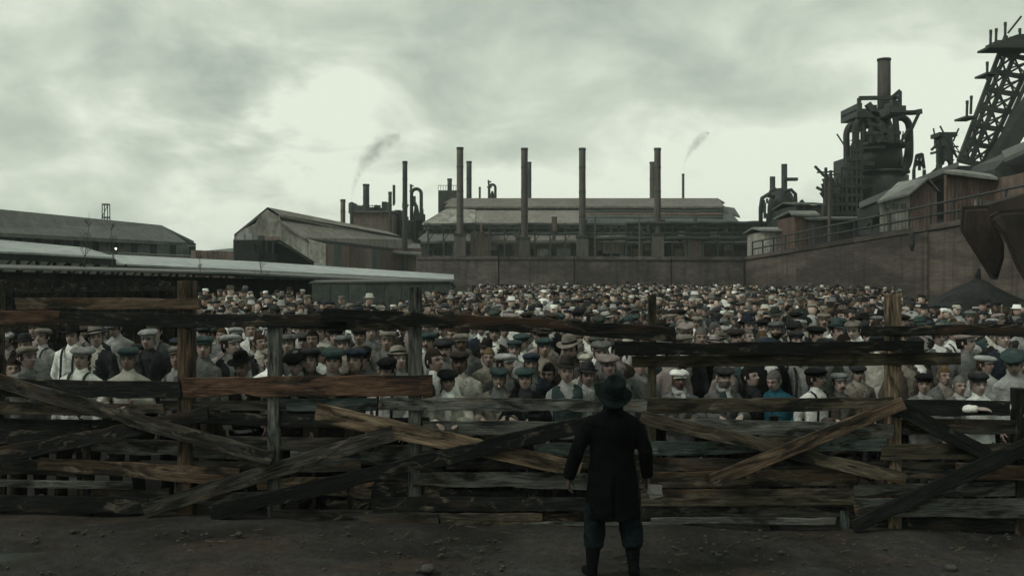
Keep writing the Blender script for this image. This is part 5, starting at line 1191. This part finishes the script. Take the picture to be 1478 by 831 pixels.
# everyone farther back: one mass of low figures with their own caps, shirts and coats
def far_template(k):
    parts = []                                           # (verts, faces, slot)
    def sub(slot, fn): m = MB(); fn(m); parts.append((np.array([tuple(v) for v in m.v]), m.f, slot))
    sub(0, lambda m: m.tube([(0,0,.80),(0,0,1.02),(0,0,1.30),(0,.01,1.42),(0,.01,1.5)], [(.19,.14),(.17,.12),(.215,.14),(.19,.12),(.07,.07)], 8))
    for s in (-1, 1):
        if k == 1 and s == 1: sub(0, lambda m: m.tube([(s*.2,0,1.38),(s*.33,-.05,1.2),(s*.2,-.22,1.34)], [.065,.055,.04], 5))
        elif k == 2: sub(0, lambda m: m.tube([(s*.2,0,1.38),(s*.27,-.03,1.13),(s*.08,-.2,1.1)], [.065,.055,.04], 5))
        else: sub(0, lambda m: m.tube([(s*.2,0,1.38),(s*.26,.02,1.13),(s*.25,-.04,.85)], [.065,.055,.04], 5))
        sub(1, lambda m: m.tube([(s*.09,0,.86),(s*.12,0,.02)], [.10,.07], 5))
    sub(4, lambda m: m.tube([(0,-.122,1.43),(0,-.148,1.30),(0,-.13,1.05)], [(.055,.02),(.05,.02),(.012,.015)], 4))   # shirt front
    sub(2, lambda m: m.ball((0,-.01,1.605), (.070,.090,.112), 8, 6))
    if k != 3:
        sub(3, lambda m: m.rings([[V((a*math.cos(2*math.pi*i/10), ys+b_*math.sin(2*math.pi*i/10), z)) for i in range(10)] for z, a, b_, ys in (((1.66,.074,.094,0),(1.69,.086,.108,-.010),(1.72,.060,.075,0)) if k < 2 else ((1.665,.085,.105,0),(1.668,.115,.135,0),(1.675,.115,.135,0),(1.68,.084,.10,0),(1.76,.065,.08,0)))]))
        if k < 2: sub(3, lambda m: m.add([V((-.07,-.09,1.665)),V((.07,-.09,1.665)),V((.05,-.16,1.65)),V((-.05,-.16,1.65)),V((0,-.1,1.69))], [(0,1,2,3),(1,4,2),(3,4,0),(2,4,3)]))
    else: sub(3, lambda m: m.ball((0,.015,1.64), (.082,.098,.105), 8, 5))
    return parts
TP = [far_template(k) for k in range(4)]; TRI = []
for parts in TP:
    v = []; lf = []; sl = []; o = 0
    for vv, ff, s in parts:
        v.append(vv); 
        for f in ff: lf.append([i+o for i in f]); sl.append(s)
        o += len(vv)
    TRI.append((np.vstack(v), lf, sl))
fr = random.Random(21); VV = []; LI = []; LS = []; COLS = []; base = 0; nf_ = 0
d = D-.1; r0 = 0
while d < 71:
    st = .44; X = -.56*d+fr.uniform(0, st)
    while X < .56*d:
        x = X+fr.uniform(-.2, .2); dd = d+fr.uniform(-.28, .28); px = x/dd*F+CX; X += st
        if px < -20 or px > 1500 or not allowed(px, dd, x) or fr.random() < .05: continue
        k = fr.choices((0,1,2,3), (.5,.2,.16,.14))[0]; tv, tf, ts = TRI[k]; a = fr.gauss(0, .5); h = fr.gauss(.965, .07)
        if fr.random() < .03: a += 3
        ca, sa = math.cos(a)*h, math.sin(a)*h; w = tv.copy(); w[:,0] = tv[:,0]*ca-tv[:,1]*sa+x; w[:,1] = tv[:,0]*sa+tv[:,1]*ca+dd; w[:,2] = tv[:,2]*h+zg(dd)
        VV.append(w)
        coat = C_[fr.choice(('white','pale_grey','black','grey','black','charcoal','brown','black','navy','dark_brown','teal','grey','charcoal','pale_grey','green','white','black','dark_brown'))]
        shf = C_[fr.choice(('white','pale_grey','cream','white','grey'))]; hat = C_[fr.choice(('black','charcoal','grey','pale_grey','black','dark_brown','brown','grey','charcoal','cream','charcoal','tan','white','navy'))]
        if k == 3: hat = fr.choice(((.015,.012,.01),(.04,.03,.02),(.08,.06,.04)))
        sk = fr.choice(((.36,.26,.21),(.42,.32,.27),(.30,.21,.17),(.44,.35,.30))); sl = (coat, C_['charcoal'], sk, hat, shf); j = fr.choice((.5, .8, 1., 1.25))
        for f, s in zip(tf, ts): LI.extend([i+base for i in f]); LS.append(len(f)); COLS.append([c*j for c in sl[s]]+[1])
        base += len(tv); nf_ += 1
    d += .49
print('far figures', nf_)
me = bpy.data.meshes.new('crowd'); VV = np.vstack(VV); LS = np.array(LS); LI = np.array(LI)
me.vertices.add(len(VV)); me.vertices.foreach_set('co', VV.ravel().astype(np.float32)); me.loops.add(len(LI)); me.loops.foreach_set('vertex_index', LI.astype(np.int32))
me.polygons.add(len(LS)); me.polygons.foreach_set('loop_start', np.concatenate(([0], np.cumsum(LS)[:-1])).astype(np.int32)); me.polygons.foreach_set('loop_total', LS.astype(np.int32)); me.update(calc_edges=True)
ca_ = me.color_attributes.new('Col', 'FLOAT_COLOR', 'CORNER'); ca_.data.foreach_set('color', np.repeat(np.array(COLS), LS, axis=0).ravel().astype(np.float32)); smooth(me); me.update()
tag(stuff(link('crowd', me, VCOL)), 'huge packed crowd of people in caps filling the yard to the back wall', 'crowd')

# ------------------------------------------------------------------ the man in front of the fence, seen from behind (built facing -Y, turned round)
def standing_man():
    D = 8.9; k_ = 1.; t = thing('person', 'man seen from behind in long black overcoat and wide-brimmed hat, facing the fence', 'person', ((884-CX)/F*D, D, 0), R(181))
    q = dict(e=((-.285,.03,1.14),(.315,.04,1.14)), w=((-.315,-.05,.90),(.385,-.0,.905)))
    m = MB(); M = head_M(-8, -10)
    m.tube([(0,0,.86),(0,.0,.95),(0,.0,1.08),(0,.0,1.22),(0,.005,1.34),(0,.01,1.42),(0,.01,1.47)], [(.12,.09),(.160,.115),(.145,.105),(.165,.115),(.180,.12),(.160,.10),(.075,.065)], 20)
    m.tube([(0,.015,1.42),(0,.005,1.50),M @ V((0,0,1.57))], [(.062,.06),(.055,.057),(.052,.055)], 14); head_into(m, M)
    LG = lambda s: [V((s*.09,0,.92)), V((s*.125,-.01,.70)), V((s*.16,-.012,.48)), V((s*.175,.012,.30)), V((s*.185,.02,.09))]
    for s, i in ((-1,0),(1,1)):
        m.tube(LG(s), [.09, .082, .058, .055, .038], 12)
        m.tube([(s*.19,.06,.05),(s*.195,-.02,.06),(s*.21,-.10,.045),(s*.225,-.17,.03)], [(.036,.04),(.042,.05),(.045,.038),(.035,.022)], 10)
        sh_ = V((s*.18,.012,1.345)); e = V(q['e'][i]); w = V(q['w'][i])
        m.tube([V((s*.10,.012,1.37)), sh_, sh_.lerp(e,.5), e], [.04,.05,.045,.040], 12); m.tube([e, e.lerp(w,.35), w], [.042,.04,.028], 12)
        hand_into(m, w, (s*.06,-.12,-1), (-s,0.1,0), -s, .55, 1.08)
    me = baked(m.mesh('body'), [('REMESH', dict(mode='VOXEL', voxel_size=.006)), ('SMOOTH', dict(factor=.5, iterations=1))]); me = baked(me, [('DECIMATE', dict(ratio=.22))]); smooth(me); paint_face(me, M); me.materials.append(SKIN)
    put(me, 'body', t, (.06,.04,.032), False)
    # overcoat: flared skirt with a centre back vent, shoulders, collar, sleeves
    n = 56; rg = []
    for z, a, b_, yy in ((.545,.245,.165,.0),(.60,.243,.163,0),(.72,.235,.158,0),(.84,.226,.152,0),(.95,.212,.146,0),(1.06,.196,.138,0),(1.18,.200,.140,0),(1.30,.246,.152,.004),(1.385,.262,.146,.008),(1.43,.222,.126,.01),(1.475,.125,.092,.012),(1.50,.080,.075,.01)):
        ring = []
        for i in range(n):
            p = 2*math.pi*i/n; x = a*math.cos(p); y = b_*math.sin(p)+yy; fl = max(0, (1.0-z)/.5); f = 1+.030*fl*math.sin(5*p+1)+.012*fl*math.sin(11*p)
            dv = abs(((p-math.pi/2+math.pi) % (2*math.pi))-math.pi)
            if z < .9: f *= 1-.20*min(1, (.93-z)/.12)*math.exp(-(dv/.07)**2)
            ring.append(V((x*f, y*f, z+(.006*math.sin(3*p) if z < .55 else 0))))
        rg.append(ring)
    m = MB(); m.rings(rg)
    for s, i in ((-1,0),(1,1)):
        sh_ = V((s*.205,.012,1.375)); e = V(q['e'][i]); w = V(q['w'][i]); w = e.lerp(w, 1.02)
        m.tube([V((s*.08,.012,1.375)), V((s*.165,.012,1.375)), V((s*.218,.012,1.335)), sh_.lerp(e,.5), e], [.055,.066,.078,.070,.067], 16); m.tube([e+(e-w).normalized()*.02, e.lerp(w,.5), w], [.067,.062,.054], 16)
    m.tube([(0,.012,1.455),(0,.016,1.565)], [(.105,.098),(.082,.090)], 20)
    me = baked(m.mesh('c'), [('REMESH', dict(mode='VOXEL', voxel_size=.008)), ('SMOOTH', dict(factor=.5, iterations=3))]); folds(me, .010, 6, 4); folds(me, .004, 16, 9)
    me = baked(me, [('DECIMATE', dict(ratio=.35))]); smooth(me); me.materials.append(CLOTH); put(me, 'overcoat', t, (.0025,.0032,.0034), False)
    m = MB()
    for s in (-1, 1):
        c_ = [(s*.09,0,.93)]+LG(s)[1:4]; m.tube(c_+[V((s*.178,.012,.26))], [.10,.105,.098,.092,.060], 18)
    me = fused(m, .010, 4200, .013, 3); put(me, 'trousers', t, (.006,.010,.012), False)
    for s in (-1, 1):
        m = MB(); m.tube([V((s*.176,.014,.30)), V((s*.178,.015,.22)), V((s*.184,.02,.12)), V((s*.188,.025,.05))], [.066,.062,.050,.052], 16)
        m.tube([(s*.187,.075,.05),(s*.195,-.02,.062),(s*.21,-.11,.05),(s*.225,-.19,.038)], [(.044,.046),(.05,.056),(.052,.044),(.038,.03)], 12); m.box((s*.187-.036,.03,0), (s*.187+.036,.115,.028)); put(fused(m, .009, 1600, .003, 1), 'boot', t, (.004,.005,.006), False)
    # hat: wide brim with a dented, pinched crown
    n = 44; Mh = M @ Matrix.Translation(HC) @ Matrix.Rotation(R(-12), 4, 'X') @ Matrix.Rotation(R(-10), 4, 'Y')
    def ring(a, b_, z, curl=0, pin=0, yy=0): return [Mh @ V((a*math.cos(p)*(1-pin*max(0, -math.sin(p))), b_*math.sin(p)+yy, z+curl*math.cos(p)**2-curl*.6*math.sin(p)**2+.006*math.sin(3*p)*(curl > 0))) for p in [2*math.pi*i/n for i in range(n)]]
    m = MB(); m.rings([ring(.086,.108,.030), ring(.12,.14,.026,.002), ring(.142,.162,.024,.016), ring(.151,.171,.028,.020), ring(.147,.167,.034,.020), ring(.125,.146,.036,.004), ring(.097,.118,.042), ring(.094,.114,.075), ring(.091,.109,.115,0,.1), ring(.084,.100,.148,0,.25), ring(.070,.086,.163,0,.3), ring(.045,.062,.158,0,.2), ring(.014,.05,.140), ring(.004,.03,.138)])
    me = m.mesh('hat', True); me.materials.append(CLOTH); ho = put(me, 'hat', t, (.005,.009,.009), False)
    m = MB(); m.rings([ring(.0985,.119,.043), ring(.0965,.117,.072), ring(.09,.11,.072), ring(.09,.11,.043)], False); me = m.mesh('hat_band', True); me.materials.append(CLOTH); put(me, 'hat_band', ho, (.006,.007,.007), False)
    m = MB(); me = ME['hair', 0]; put(me, 'hair', t, (.012,.01,.009), False, M)
    t.scale = (1.0,)*3
    # papers held in the right hand (seen at right)
    pr = thing('folded_papers', 'pale folded papers held in the right hand of the standing man', 'papers', (t.location.x+.315, D, 0)); PM = surf('old_paper', (.13,.13,.12), (.17,.167,.15), 5, fine=4, bump=.1, bdist=.002)
    for i, (x0, z0, a) in enumerate(((.0,.79,4),(.01,.735,-14))):
        k = MB(); Mx = Matrix.Translation((x0, .02+i*.008, z0)) @ Matrix.Rotation(R(a), 4, 'Y'); k.box((0,0,-.04), (.125,.004,.045), Mx); k.build('sheet', PM, pr)
standing_man()
# ------------------------------------------------------------------ thin damp air
hz = MB(); hz.box((-1010, -310, -1.6), (1010, 1160, 34)); m = bpy.data.materials.new('haze'); m.use_nodes = True; t = m.node_tree; t.nodes.clear()
v = t.nodes.new('ShaderNodeVolumePrincipled'); v.inputs['Color'].default_value = (.80, .90, .84, 1); v.inputs['Density'].default_value = .0004; v.inputs['Anisotropy'].default_value = .2
o_ = t.nodes.new('ShaderNodeOutputMaterial'); t.links.new(v.outputs[0], o_.inputs['Volume']); stuff(hz.build('haze', m))
